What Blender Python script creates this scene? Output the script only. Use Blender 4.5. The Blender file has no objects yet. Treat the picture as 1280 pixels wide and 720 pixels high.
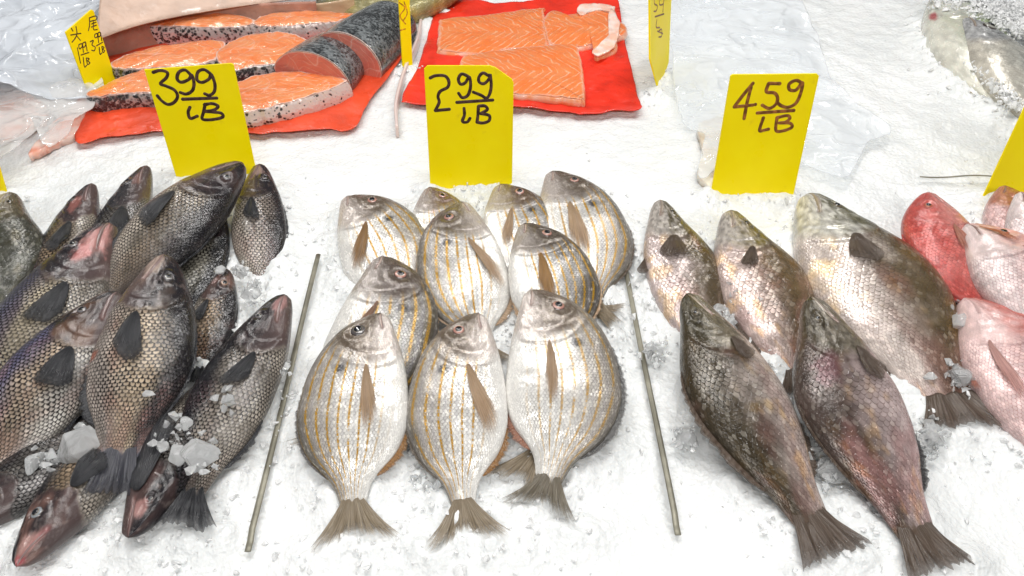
import bpy, math, random
import numpy as np
from mathutils import Vector
rnd = random.Random(7)
R = math.radians
scene = bpy.context.scene
COL = scene.collection

# ------------------------------------------------------------------ camera
F, PITCH, H = 1000.0, R(42.6), 0.677
cam_d = bpy.data.cameras.new('camera'); cam = bpy.data.objects.new('camera', cam_d); COL.objects.link(cam)
cam.location = (0, 0, H); cam.rotation_euler = (R(90) - PITCH, 0, 0)
cam_d.sensor_width = 36; cam_d.lens = 36 * F / 1280; cam_d.clip_start = 0.02; cam_d.clip_end = 100
scene.camera = cam
FW = np.array([0, math.cos(PITCH), -math.sin(PITCH)]); UP = np.array([0, math.sin(PITCH), math.cos(PITCH)]); RT = np.array([1., 0, 0])
CP = np.array([0, 0, H])
def ray(px, py):
    return FW + RT * ((px - 640) / F) - UP * ((py - 360) / F)
def P(px, py, z=0.0):
    d = ray(px, py); return CP + d * ((z - H) / d[2])
def on_plane(px, py, p0, nrm):
    d = ray(px, py); return CP + d * (np.dot(p0 - CP, nrm) / np.dot(d, nrm))

# ------------------------------------------------------------------ numpy noise
def _hash(ix, iy, seed):
    h = (ix.astype(np.int64) * 374761393 + iy.astype(np.int64) * 668265263 + seed * 974634777) & 0x7fffffff
    h = ((h ^ (h >> 13)) * 1274126177) & 0x7fffffff
    return ((h ^ (h >> 16)) & 0xffff) / 65535.0
def vnoise(x, y, seed=0):
    x = np.asarray(x, float); y = np.asarray(y, float)
    ix = np.floor(x); iy = np.floor(y); fx = x - ix; fy = y - iy
    fx = fx * fx * (3 - 2 * fx); fy = fy * fy * (3 - 2 * fy)
    a = _hash(ix, iy, seed); b = _hash(ix + 1, iy, seed); c = _hash(ix, iy + 1, seed); d = _hash(ix + 1, iy + 1, seed)
    return (a * (1 - fx) + b * fx) * (1 - fy) + (c * (1 - fx) + d * fx) * fy
def fbm(x, y, seed=0, oct=4):
    s = 0; a = .5
    for o in range(oct):
        s = s + a * (vnoise(x * 2 ** o, y * 2 ** o, seed + o * 17) - .5) * 2; a *= .5
    return s
def sstep(a, b, x):
    t = np.clip((x - a) / (b - a), 0, 1); return t * t * (3 - 2 * t)
def catmull(pts, n, closed=False):
    p = np.array(pts, float); m = len(p)
    if closed: q = np.vstack([p[-1], p, p[0], p[1]]); segs = m
    else: q = np.vstack([2 * p[0] - p[1], p, 2 * p[-1] - p[-2]]); segs = m - 1
    t = np.linspace(0, segs, n, endpoint=not closed); i = np.minimum(t.astype(int), segs - 1); f = (t - i)[:, None]
    a, b, c, d = q[i], q[i + 1], q[i + 2], q[i + 3]
    return .5 * ((2 * b) + (-a + c) * f + (2 * a - 5 * b + 4 * c - d) * f ** 2 + (-a + 3 * b - 3 * c + d) * f ** 3)
def pinterp(u, xs, ys):
    # smooth interpolation (cubic hermite)
    xs = np.array(xs, float); ys = np.array(ys, float); m = np.gradient(ys, xs)
    i = np.clip(np.searchsorted(xs, u) - 1, 0, len(xs) - 2); h = xs[i + 1] - xs[i]; t = np.clip((u - xs[i]) / h, 0, 1)
    return (2*t**3-3*t**2+1)*ys[i] + (t**3-2*t**2+t)*h*m[i] + (-2*t**3+3*t**2)*ys[i+1] + (t**3-t**2)*h*m[i+1]

# ------------------------------------------------------------------ mesh helpers
def mesh_obj(name, verts, faces, mat=None, parent=None, smooth=True, uv=None, color=None, floats=None, objcol=None):
    verts = np.asarray(verts, np.float32).reshape(-1, 3)
    me = bpy.data.meshes.new(name)
    if isinstance(faces, np.ndarray):
        n, k = faces.shape
        me.vertices.add(len(verts)); me.vertices.foreach_set('co', verts.ravel())
        me.loops.add(n * k); me.loops.foreach_set('vertex_index', faces.astype(np.int32).ravel())
        me.polygons.add(n); me.polygons.foreach_set('loop_start', np.arange(n, dtype=np.int32) * k)
        me.update(calc_edges=True)
    else:
        me.from_pydata(verts.tolist(), [], faces)
    me.validate()
    me.polygons.foreach_set('use_smooth', np.full(len(me.polygons), smooth, dtype=bool))
    if uv is not None:
        li = np.zeros(len(me.loops), np.int32); me.loops.foreach_get('vertex_index', li)
        me.uv_layers.new(name='UVMap').data.foreach_set('uv', np.asarray(uv, np.float32)[li].ravel())
    if color is not None:
        me.color_attributes.new('pigment', 'FLOAT_COLOR', 'POINT').data.foreach_set('color', np.asarray(color, np.float32).ravel())
    for k, v in (floats or {}).items():
        me.attributes.new(k, 'FLOAT', 'POINT').data.foreach_set('value', np.asarray(v, np.float32).ravel())
    if mat: me.materials.append(mat)
    o = bpy.data.objects.new(name, me); COL.objects.link(o)
    if parent: o.parent = parent
    if objcol: o.color = (*objcol, 1)
    return o
def grid_faces(nu, nv, wrap=False):
    i = np.arange(nu - 1)[:, None]; j = np.arange(nv if wrap else nv - 1)[None, :]
    j2 = (j + 1) % nv
    return np.stack([i * nv + j, i * nv + j2, (i + 1) * nv + j2, (i + 1) * nv + j], -1).reshape(-1, 4)
def sheet(name, G, mat, parent=None, thick=.0006, uv=None, objcol=None):
    # closed thin sheet from a grid of points (nu, nv, 3)
    nu, nv, _ = G.shape
    du = np.gradient(G, axis=0); dv = np.gradient(G, axis=1); N = np.cross(du, dv); N /= np.linalg.norm(N, axis=-1, keepdims=True) + 1e-12
    s = 1 if N[..., 2].mean() > 0 else -1
    A = (G + N * thick * .5 * s).reshape(-1, 3); B = (G - N * thick * .5 * s).reshape(-1, 3); n = nu * nv
    f = grid_faces(nu, nv)
    if s < 0: f = f[:, ::-1]
    rim = np.concatenate([np.arange(nv), np.arange(1, nu) * nv + nv - 1, (nu - 1) * nv + np.arange(nv - 2, -1, -1), np.arange(nu - 2, 0, -1) * nv])
    r2 = np.roll(rim, -1); side = np.stack([rim, r2, r2 + n, rim + n], -1)
    if s > 0: side = side[:, ::-1]
    return mesh_obj(name, np.vstack([A, B]), np.vstack([f, f[:, ::-1] + n, side]), mat, parent, uv=None if uv is None else np.vstack([uv.reshape(-1, 2)] * 2), objcol=objcol)
def tube_verts(path, rad, nrm, flat=1.0, k=8):
    path = np.array(path); n = len(path); T = np.gradient(path, axis=0); T /= np.linalg.norm(T, axis=1, keepdims=True) + 1e-12
    S = np.cross(T, nrm); S /= np.linalg.norm(S, axis=1, keepdims=True) + 1e-12
    th = np.linspace(0, 2 * math.pi, k, endpoint=False); rad = np.broadcast_to(rad, (n,)).copy()
    V = path[:, None] + rad[:, None, None] * (S[:, None] * np.cos(th)[None, :, None] + np.asarray(nrm)[None, None] * np.sin(th)[None, :, None] * flat)
    return V.reshape(-1, 3), grid_faces(n, k, True)
class Acc:
    def __init__(s): s.v = []; s.f = []; s.n = 0
    def add(s, v, f): s.v.append(v); s.f.append(np.asarray(f) + s.n); s.n += len(v)
    def build(s, name, mat, parent=None, **k): return mesh_obj(name, np.vstack(s.v), np.vstack(s.f), mat, parent, **k)
def empty(name, loc=(0, 0, 0)):
    o = bpy.data.objects.new(name, None); COL.objects.link(o); o.empty_display_size = .02
    return o
def tag(o, label=None, cat=None, group=None, kind=None):
    if label: o['label'] = label
    if cat: o['category'] = cat
    if group: o['group'] = group
    if kind: o['kind'] = kind
    return o

# ------------------------------------------------------------------ materials
class NT:
    def __init__(s, name):
        s.m = bpy.data.materials.new(name); s.m.use_nodes = True; s.t = s.m.node_tree; s.t.nodes.clear()
        s.out = s.n('ShaderNodeOutputMaterial')
    def n(s, typ, inp=None, **props):
        nd = s.t.nodes.new(typ)
        for k, v in props.items(): setattr(nd, k, v)
        for k, v in (inp or {}).items(): s.set(nd.inputs[k], v)
        return nd
    def set(s, sock, v):
        if isinstance(v, bpy.types.NodeSocket): s.t.links.new(v, sock)
        elif isinstance(v, bpy.types.Node): s.t.links.new(v.outputs[0], sock)
        else:
            if hasattr(sock.default_value, '__len__') and len(sock.default_value) == 4 and len(v) == 3: v = (*v, 1)
            sock.default_value = v
    def math(s, op, a, b=0.0, c=0.0, clamp=False):
        nd = s.n('ShaderNodeMath', operation=op, use_clamp=clamp); s.set(nd.inputs[0], a); s.set(nd.inputs[1], b); s.set(nd.inputs[2], c); return nd.outputs[0]
    def mr(s, v, a, b, c=0.0, d=1.0, smooth=True):
        nd = s.n('ShaderNodeMapRange', interpolation_type='SMOOTHSTEP' if smooth else 'LINEAR'); s.set(nd.inputs[0], v)
        for i, x in enumerate((a, b, c, d)): s.set(nd.inputs[i + 1], x)
        return nd.outputs[0]
    def mix(s, f, a, b, blend='MIX'):
        nd = s.n('ShaderNodeMix', data_type='RGBA', blend_type=blend); s.set(nd.inputs[0], f); s.set(nd.inputs[6], a); s.set(nd.inputs[7], b); return nd.outputs[2]
    def noise(s, vec, scale, detail=2.0, rough=.5, dim='3D'):
        nd = s.n('ShaderNodeTexNoise', noise_dimensions=dim); s.set(nd.inputs['Vector'], vec) if vec is not None else None
        nd.inputs['Scale'].default_value = scale; nd.inputs['Detail'].default_value = detail; nd.inputs['Roughness'].default_value = rough; return nd.outputs[0]
    def voro(s, vec, scale, feature='F1', rand=1.0, dim='3D'):
        nd = s.n('ShaderNodeTexVoronoi', feature=feature, voronoi_dimensions=dim); s.set(nd.inputs['Vector'], vec)
        nd.inputs['Scale'].default_value = scale; nd.inputs['Randomness'].default_value = rand; return nd
    def bump(s, h, strength, dist, normal=None):
        nd = s.n('ShaderNodeBump'); s.set(nd.inputs['Height'], h); nd.inputs['Strength'].default_value = strength; nd.inputs['Distance'].default_value = dist
        if normal is not None: s.set(nd.inputs['Normal'], normal)
        return nd.outputs[0]
    def bsdf(s, **k):
        nd = s.n('ShaderNodeBsdfPrincipled')
        for a, v in k.items(): s.set(nd.inputs[a.replace('_', ' ')], v)
        s.t.links.new(nd.outputs[0], s.out.inputs[0]); return nd
    def obj(s): return s.n('ShaderNodeTexCoord').outputs['Object']

def fish_material(name, sx, sy, rand, dot, border, metallic, rough, bump, stripes=False, coat=.6, subs=0.0, cv=.4, gl=.05, spec=.5, pm=.35, low=1.0):
    t = NT(name)
    pig = t.n('ShaderNodeAttribute', attribute_name='pigment'); col, alpha = pig.outputs['Color'], pig.outputs['Alpha']
    uv = t.n('ShaderNodeUVMap').outputs[0]
    sep = t.n('ShaderNodeSeparateXYZ', {0: uv})
    wob = t.noise(uv, 35.0, 1.0)
    wob2 = t.math('MULTIPLY', t.math('SUBTRACT', wob, .5), 1.2)
    x = t.math('ADD', t.math('MULTIPLY', sep.outputs[0], 1 / sx), t.math('MULTIPLY', wob2, rand)); y = t.math('ADD', t.math('MULTIPLY', sep.outputs[1], 1 / sy), t.math('MULTIPLY', t.math('SUBTRACT', t.noise(uv, 48.0, 1.0), .5), rand))
    # overlapping rows of rounded scales: two staggered lattices of arcs
    def lattice(xx, yy):
        fy = t.math('SUBTRACT', t.math('FRACT', yy), .5)
        arc = t.math('MULTIPLY', t.math('SQRT', t.math('MAXIMUM', t.math('SUBTRACT', 1.0, t.math('MULTIPLY', t.math('MULTIPLY', fy, fy), 4.0)), 0.0)), .5)
        q = t.math('SUBTRACT', xx, arc); m = t.math('SUBTRACT', 1.0, t.math('FRACT', q))
        ident = t.n('ShaderNodeCombineXYZ', {0: t.math('FLOOR', q), 1: t.math('FLOOR', yy)}).outputs[0]
        return m, t.math('ABSOLUTE', fy), ident
    mA, fA, iA = lattice(x, y); mB, fB, iB = lattice(t.math('SUBTRACT', x, .5), t.math('SUBTRACT', y, .5))
    isA = t.math('LESS_THAN', mA, mB); m = t.math('MINIMUM', mA, mB)
    fy = t.n('ShaderNodeMix', {0: isA, 2: fB, 3: fA}).outputs[0]
    idv = t.mix(isA, t.n('ShaderNodeVectorMath', {0: iB, 1: (57.3, 11.7, 3.0)}, operation='ADD').outputs[0], iA)
    cellr = t.n('ShaderNodeTexWhiteNoise', {'Vector': idv}, noise_dimensions='3D').outputs[0]
    edge = t.mr(m, dot[0], dot[1]); mid = t.mr(fy, dot[2], dot[3], 1.0, 0.0); front = t.mr(m, dot[4], dot[5], 1.0, dot[6])
    dm = t.math('MULTIPLY', t.math('MULTIPLY', edge, mid), front)
    cell = t.math('MULTIPLY_ADD', cellr, cv, 1 - cv * .55)
    scol = t.mix(1.0, col, t.n('ShaderNodeCombineColor', {0: cell, 1: cell, 2: cell}).outputs[0], 'MULTIPLY')
    bcol = t.mix(1.0, col, border, 'MULTIPLY')
    c = t.mix(dm, bcol, scol)
    glint = t.math('MULTIPLY', t.math('MULTIPLY', t.mr(cellr, .80, .96), dm), gl)  # glitter of random scales, painted into the colour as pale glints
    c = t.mix(glint, c, (.85, .80, .70))
    patch = t.mr(t.noise(uv, 19.0, 4.0, .65), .34, .60, pm, 1.0); alpha = t.math('MULTIPLY', alpha, patch)
    lowc = t.mix(t.mr(pig.outputs['Alpha'], .3, .8), col, t.mix(1.0, col, (low, low, low), 'MULTIPLY'))
    c = t.mix(alpha, lowc, c)
    if stripes:
        sv = t.n('ShaderNodeAttribute', attribute_name='sv').outputs['Fac']; sm = t.n('ShaderNodeAttribute', attribute_name='stripe').outputs['Fac']
        nz = t.noise(uv, 60.0, 2.0); 
        ph = t.math('ADD', t.math('MULTIPLY', sv, 30.0), t.math('MULTIPLY', t.math('SUBTRACT', t.noise(uv, 14.0, 1.0), .5), 3.2))
        s_ = t.math('SINE', ph); s1 = t.mr(s_, .55, 1.0)
        k = t.math('MULTIPLY', t.math('MULTIPLY', s1, sm), t.mr(t.math('ADD', nz, t.math('MULTIPLY', dm, .30)), .55, .74))
        c = t.mix(k, c, (.50, .27, .012))
        s2 = t.math('MULTIPLY', t.math('MULTIPLY', t.mr(t.math('SINE', t.math('ADD', ph, 3.1)), .4, .95), sm), .25)
        c = t.mix(s2, c, (.30, .30, .36))
    fine = t.noise(uv, 420.0, 3.0, .6)
    c = t.mix(.35, c, t.mix(fine, (.45, .45, .45), (1, 1, 1)), 'MULTIPLY')
    lift = t.math('MULTIPLY', t.math('SUBTRACT', 1.0, m), t.mr(m, 0.0, .10)); ht = t.math('MULTIPLY', t.math('ADD', t.math('MULTIPLY', lift, 1.3), t.math('MULTIPLY', cellr, .45)), t.math('MULTIPLY_ADD', alpha, .92, .08))
    b0 = t.bump(t.noise(uv, 160.0, 3.0), .35, .0012)
    b1 = t.bump(ht, bump, .0011, b0)
    cb = t.bump(t.math('ADD', t.math('MULTIPLY', t.noise(uv, 330.0, 3.0, .65), 1.4), t.math('MULTIPLY', ht, .7)), .28, .0012)
    rr = t.math('MULTIPLY_ADD', cellr, .12, t.math('MULTIPLY_ADD', t.noise(uv, 40.0, 2.0), .20, rough - .08))
    t.bsdf(Base_Color=c, Metallic=metallic, Roughness=rr, Normal=b1, Coat_Weight=coat, Coat_Roughness=.04, Coat_Normal=cb, IOR=1.4, Specular_IOR_Level=spec,
           Subsurface_Weight=subs, Subsurface_Radius=(.006, .003, .002), Subsurface_Scale=1.0)
    return t.m

def fin_material(name, trans=.25, rough=.3):
    t = NT(name); info = t.n('ShaderNodeObjectInfo').outputs['Color']
    uv = t.n('ShaderNodeUVMap').outputs[0]; mp = t.n('ShaderNodeMapping', {0: uv, 3: (1, .05, 1)}).outputs[0]
    st = t.noise(mp, 34.0, 3.0, .6); r = t.n('ShaderNodeSeparateXYZ', {0: uv}).outputs[1]
    wave = t.math('MULTIPLY_ADD', t.math('SINE', t.math('MULTIPLY', t.n('ShaderNodeSeparateXYZ', {0: uv}).outputs[0], 130.0)), .5, .5)
    k = t.math('ADD', t.math('MULTIPLY', t.mr(st, .3, .7), .7), t.math('MULTIPLY', wave, .4))
    c = t.mix(k, t.mix(1.0, info, (.58, .55, .52), 'MULTIPLY'), t.mix(.035, info, (1, .9, .8)))
    nb = t.bump(k, .7, .001)
    p = t.bsdf(Base_Color=c, Roughness=rough, Normal=nb, Coat_Weight=.25, Coat_Roughness=.12, Coat_Normal=nb)
    tr = t.n('ShaderNodeBsdfTransparent'); tl = t.n('ShaderNodeBsdfTranslucent', {0: c})
    m1 = t.n('ShaderNodeMixShader', {0: .25, 1: p.outputs[0], 2: tl.outputs[0]})
    fac = t.math('MULTIPLY', t.mr(t.math('ADD', r, t.math('MULTIPLY', st, -.5)), .15, 1.0), trans * 2.2, clamp=True)
    m2 = t.n('ShaderNodeMixShader', {0: fac, 1: m1.outputs[0], 2: tr.outputs[0]})
    t.t.links.new(m2.outputs[0], t.out.inputs[0]); return t.m

def simple(name, col, rough=.4, **k):
    t = NT(name); t.bsdf(Base_Color=col, Roughness=rough, **k); return t.m

M = {}
M['bass'] = fish_material('black_bass_skin', .0082, .0068, .9, (.03, .16, .26, .46, .34, .56, .0), (.040, .034, .038), .05, .14, .5, coat=.6, spec=.3, pm=.30, low=.34)
M['porgy'] = fish_material('porgy_skin', .0062, .0043, 1.0, (.0, .2, .3, .52, .5, .8, .6), (.50, .48, .46), .24, .17, .6, stripes=True, cv=.22, gl=.4, coat=.6)
M['grey'] = fish_material('grey_fish_skin',   .0100, .0076, 1.0, (.0, .18, .34, .54, .5, .8, .65), (.50, .46, .43), .22, .15, .6, cv=.3, gl=.16, coat=.5)
M['snapper'] = fish_material('snapper_skin', .0086, .0066, .8, (.0, .15, .34, .54, .5, .8, .7), (.60, .42, .42), .08, .15, .5, subs=.15, pm=.7)
M['fin'] = fin_material('fin_membrane', .62)
M['fin_dark'] = fin_material('dark_fin_membrane', .36)
def eye_mat():
    t = NT('fish_iris'); info = t.n('ShaderNodeObjectInfo').outputs['Color']; uv = t.n('ShaderNodeUVMap').outputs[0]
    r = t.n('ShaderNodeSeparateXYZ', {0: uv}).outputs[0]
    c = t.mix(t.mr(r, .5, .62), (.35, .3, .22), info); c = t.mix(t.mr(r, .8, .95), c, (.06, .045, .04))
    c = t.mix(.5, c, t.mix(t.noise(t.obj(), 600.0), (.3, .3, .3), (1, 1, 1)), 'MULTIPLY')
    t.bsdf(Base_Color=c, Roughness=.15, Coat_Weight=1.0, Coat_Roughness=.03); return t.m
M['eye'] = eye_mat(); t_ = NT('wet_lip'); ic = t_.n('ShaderNodeObjectInfo').outputs['Color']; t_.bsdf(Base_Color=t_.mix(t_.noise(t_.obj(), 160.0), t_.mix(1.0, ic, (.6, .55, .55), 'MULTIPLY'), ic), Roughness=.25, Coat_Weight=.6, Coat_Roughness=.1); M['lip'] = t_.m
M['pupil'] = simple('fish_pupil', (.006, .007, .01), .08, Coat_Weight=1.0, Coat_Roughness=.02)

# ------------------------------------------------------------------ fish
SPEC = {
 'bass': dict(us=[0, .05, .12, .2, .3, .45, .6, .75, .88, 1], d=[.055, .155, .24, .315, .395, .465, .475, .39, .25, .17], v=[.08, .16, .235, .31, .385, .44, .455, .39, .25, .17],
              t=[.14, .42, .66, .84, .97, 1, .86, .58, .3, .07], th=.23, ug=.345, eye=(.16, .42, .052), mouth=((0, -.1), (.16, -.42)), mat='bass',
              pec=(.37, -.22, .21, -.05, .36), fin=(.026, .030, .040), iris=(.16, .15, .16), tail=(.17, .50, .08), fm='fin_dark', lipr=.022),
 'porgy': dict(us=[0, .04, .1, .2, .32, .47, .62, .76, .88, 1], d=[.04, .16, .30, .43, .51, .54, .52, .39, .18, .10], v=[.07, .14, .22, .33, .42, .48, .49, .39, .19, .10],
              t=[.12, .36, .60, .82, .97, 1, .86, .6, .3, .06], th=.165, ug=.305, eye=(.15, .40, .066), mouth=((0, -.12), (.085, -.42)), mat='porgy',
              pec=(.33, -.14, .38, -.24, .115), fin=(.64, .45, .29), iris=(.50, .25, .20), tail=(.22, .50, .42), fm='fin', lipr=.016, tailc=(.36, .29, .20)),
 'grey': dict(us=[0, .05, .12, .2, .3, .42, .56, .72, .87, 1], d=[.055, .13, .195, .28, .40, .495, .49, .385, .25, .18], v=[.07, .165, .25, .34, .42, .475, .475, .39, .25, .18],
              t=[.14, .42, .66, .84, .97, 1, .88, .62, .34, .08], th=.225, ug=.30, eye=(.115, .40, .040), mouth=((0, .0), (.13, -.38)), mat='grey',
              pec=(.31, -.10, .14, -.2, .44), fin=(.13, .092, .068), iris=(.14, .11, .07), tail=(.15, .42, .10), fm='fin_dark', lipr=.022),
 'snapper': dict(us=[0, .04, .1, .2, .32, .47, .62, .76, .88, 1], d=[.05, .16, .28, .42, .50, .50, .44, .33, .18, .12], v=[.06, .12, .20, .31, .40, .44, .42, .32, .18, .12],
              t=[.12, .38, .62, .84, .97, 1, .86, .6, .33, .1], th=.21, ug=.32, eye=(.16, .35, .055), mouth=((0, -.1), (.11, -.38)), mat='snapper',
              pec=(.35, -.1, .26, -.2, .2), fin=(.70, .30, .22), iris=(.5, .12, .06), tail=(.20, .5, .3), fm='fin', lipr=.016),
}
FOOT = []      # outline points of things lying in the ice: (x, y, z)
class Fish: pass
def make_fish(sp, name, label, cat, group, pts, zs, w, side, roll=0, seed=1, look=None, parts=('eye', 'pec', 'dorsal', 'anal', 'tail'), th=None, tail=None, blots=(), pec=None, eye=None, res=1.0, hump=0):
    S = SPEC[sp]; look = look or {}
    A, B, C = [np.array(p, float) for p in pts]
    ax = (C - A) / np.linalg.norm(C - A); pp = np.array([-ax[1], ax[0]])
    zs = [zs[0] + .008, zs[1] + .004, zs[2] + .002]
    D = np.linalg.norm(P(*(B + pp * w / 2), zs[1]) - P(*(B - pp * w / 2), zs[1]))
    lift0 = .62 * (th or S['th']) * D * (1 - S['t'][0])
    Q = np.array([P(*A, zs[0] + lift0) - np.array([0, 0, lift0]), P(*B, zs[1]), P(*C, zs[2])])
    l1, l2 = np.linalg.norm(Q[1] - Q[0]), np.linalg.norm(Q[2] - Q[1]); um = l1 / (l1 + l2)
    def lag(u):
        u = np.asarray(u)[..., None]
        return Q[0] * (u - um) * (u - 1) / um + Q[1] * u * (u - 1) / (um * (um - 1)) + Q[2] * u * (u - um) / (1 - um)
    tt = np.linspace(0, 1, 300); pl = lag(tt); cs = np.concatenate([[0], np.cumsum(np.linalg.norm(np.diff(pl, axis=0), axis=1))]); L = cs[-1]; cs /= L
    def spine(u):
        q = lag(np.interp(np.clip(u, 0, 1), cs, tt)); uu = np.clip(np.asarray(u, float), 0, 1)
        q[..., 2] += .62 * TH * (1 - pinterp(uu, S['us'], S['t'])) * (1 - sstep(.28, .5, uu)); return q
    TH = (th or S['th']) * D
    def frame(u):
        u = np.asarray(u, float); T = spine(np.clip(u + .02, 0, 1)) - spine(np.clip(u - .02, 0, 1)); T /= np.linalg.norm(T, axis=-1, keepdims=True)
        n = np.cross(np.array([0, 0, 1.]), T); n /= np.linalg.norm(n, axis=-1, keepdims=True); wv = np.cross(T, n)
        n = n * side
        r = R(roll); return T, n * math.cos(r) + wv * math.sin(r), wv * math.cos(r) - n * math.sin(r)
    def ext(u, sgn):
        tip = np.sqrt(np.clip(u / .018, 0, 1)) * .97 + .03 * (u > 0)
        return np.where(sgn > 0, pinterp(u, S['us'], S['d']), pinterp(u, S['us'], S['v'])) * D * tip
    def thick(u): return pinterp(u, S['us'], S['t']) * TH * np.sqrt(np.clip(u / .02, 0, 1))
    ug = S['ug']
    def gill(sv): return ug + .085 * (.35 - (sv + .1) ** 2 * 1.5)
    ma, mb = S['mouth']
    def disp(u, sv):
        g = gill(sv); e = sstep(g - .10, g, u) * (1 - sstep(g - .001, g + .012, u)); fade = 1 - sstep(.6, .95, np.abs(sv))
        o = .07 * TH * e * fade
        g2 = g - .085; o = o + .35 * .05 * TH * sstep(g2 - .05, g2, u) * (1 - sstep(g2, g2 + .012, u)) * fade * 2
        # mouth groove
        ex = .4 * D; pu = np.stack([u * L, sv * ex], -1); a = np.array([ma[0] * L, ma[1] * ex]); b = np.array([mb[0] * L, mb[1] * ex]); ab = b - a
        tq = np.clip(((pu - a) @ ab) / (ab @ ab), 0, 1)[..., None]; dd = np.linalg.norm(pu - a - ab * tq, axis=-1)
        o = o - .0024 * np.exp(-(dd / .0022) ** 2)
        o = o + .0016 * fbm(u * 9 + seed, sv * 3, seed, 3)
        # eye socket ring
        eu, es, er = eye or S['eye']; de = np.hypot((u - eu) * L, (sv - es) * ex); rr = er * D * 1.9
        o = o + .0016 * np.exp(-((de - rr) / (.35 * rr)) ** 2)
        return o, dd
    def surf(u, sv, off=0.0):
        u = np.asarray(u, float); sv = np.asarray(sv, float); T, n, wv = frame(u)
        sc_ = np.clip(sv, -1, 1)
        o, _ = disp(u, sc_)
        x = sv * ext(np.clip(u, 0.001, 1), sv); zz = thick(np.clip(u, .001, 1)) * np.clip(1 - sc_ ** 2, 0, 1) ** .40
        return spine(u) + n * x[..., None] + wv * (zz + o * np.clip((1 - sc_ ** 2) * 3, 0, 1) + off)[..., None]
    nu, nt = int(210 * res), int(112 * res)
    us = np.concatenate([np.linspace(0, .04, int(nu * .1), endpoint=False), np.linspace(.04, .42, int(nu * .48), endpoint=False), np.linspace(.42, 1, nu - int(nu * .1) - int(nu * .48))])
    th_ = np.linspace(0, 2 * math.pi, nt, endpoint=False) + .001
    U, TT = np.meshgrid(us, th_, indexing='ij'); c, s = np.cos(TT), np.sin(TT)
    T, n, wv = frame(us); ex = ext(U, c); x = ex * c; sv = c
    o, dm = disp(U, sv); up = np.clip(s * 3, 0, 1)
    z = thick(U) * np.sign(s) * np.abs(s) ** .80 + o * up
    V = spine(us)[:, None] + n[:, None] * x[..., None] + wv[:, None] * z[..., None]
    if hump:
        V[..., 2] += hump * np.sin(math.pi * U) ** 2
    # pigment
    g = gill(sv); hs = {'bass': .03, 'porgy': .07, 'grey': .06, 'snapper': .06}[sp]; hd = 1 - sstep(-hs, hs * .6, U - g + .03 * fbm(U * 14, sv * 5, seed))
    rgb, al, extra = PIG[sp](U, sv, hd, seed, look)
    for (bu, bs, ru, rs, colr, k) in blots:
        q = np.exp(-(((U - bu) / ru) ** 2 + ((sv - bs) / rs) ** 2) * (1 + .9 * fbm(U * 30, sv * 9, seed + 5)))
        q = sstep(.25, .75, q) * k; rgb = rgb * (1 - q[..., None]) + np.array(colr) * q[..., None]; al = al * (1 - .4 * q)
    te = sstep(.955, 1.0, U + .03 * fbm(U * 8, sv * 14, seed + 6)); tcl = np.array(look.get('tailcol', S.get('tailc', look.get('fin', S['fin'])))); rgb = rgb * (1 - te[..., None]) + tcl * te[..., None]; al = al * (1 - te)
    lip = np.exp(-(dm / .0035) ** 2)[..., None]; lc = np.array(look.get('lip', (.25, .14, .13)))
    rgb = rgb * (1 - .7 * lip) + lc * .7 * lip
    ge = np.exp(-((U - g - .004) / .006) ** 2) * (1 - sstep(.7, .95, np.abs(sv))); ge = ge[..., None] * .35 * np.clip(.5 + fbm(U * 3, sv * 6, seed + 2), 0, 1)[..., None]
    rgb = rgb * (1 - ge) + np.array(look.get('gill', (.16, .09, .085))) * ge
    al = al * look.get('al', 1.0)
    col4 = np.concatenate([np.clip(rgb, .004, 1), al[..., None]], -1)
    per = np.where(s > 0, TT, TT - 2 * math.pi); fx = .62 + .38 * np.clip((ext(us, 1.0 + 0 * us) + ext(us, -1.0 + 0 * us)) / (.93 * D), 0, 1); cx = np.concatenate([[0], np.cumsum(np.diff(us) * L / fx[1:])]); uvx = np.broadcast_to(cx[:, None], U.shape); uvy = np.sign(s) * (np.where(s > 0, TT, 2 * math.pi - TT) - math.pi / 2) * D * .5
    uv = np.stack([uvx + seed * 1.37, uvy + seed * .71], -1)
    faces = grid_faces(nu, nt, True)
    vv = V.reshape(-1, 3)
    # caps
    vv = np.vstack([vv, V[0].mean(0), V[-1].mean(0)]); n0 = nu * nt
    k = np.arange(nt); k2 = (k + 1) % nt
    cap = np.concatenate([np.stack([np.full(nt, n0), k2, k, k], -1)[:, :3], np.stack([np.full(nt, n0 + 1), (nu - 1) * nt + k, (nu - 1) * nt + k2], -1)])
    if side < 0: faces = faces[:, ::-1]; cap = cap[:, ::-1]
    faces = faces[:, ::-1]; cap = cap[:, ::-1]
    root = empty(name); b0 = spine(np.array([.45]))[0]; root.location = (b0[0], b0[1], 0)
    tag(root, label, cat, group)
    app = lambda a: np.vstack([a.reshape(n0, -1), a[0].reshape(nt, -1)[:1], a[-1].reshape(nt, -1)[:1]])
    loc = np.array(root.location)
    allf = [list(map(int, q)) for q in cap]
    me_faces = faces
    o_ = mesh_obj('body', vv - loc, np.vstack([faces, np.concatenate([cap, cap[:, 2:3]], 1)[:0]]) if False else faces, M[S['mat']] if 'mat' not in look else look['mat'], root, uv=app(uv), color=app(col4), floats={'sv': app(sv * look.get('sd', .85 + .3 * ((seed * .37) % 1)) + seed * .131), 'stripe': app(extra)})
    # ---- fins
    fcol = look.get('fin', S['fin']); fm = M[look.get('fm', S['fm'])]; rg = random.Random(seed)
    def fin(nm, G, uvq, mt=fm, thick=.0007, colr=fcol): return sheet(nm, G - loc, mt, root, thick, uvq, colr)
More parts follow.
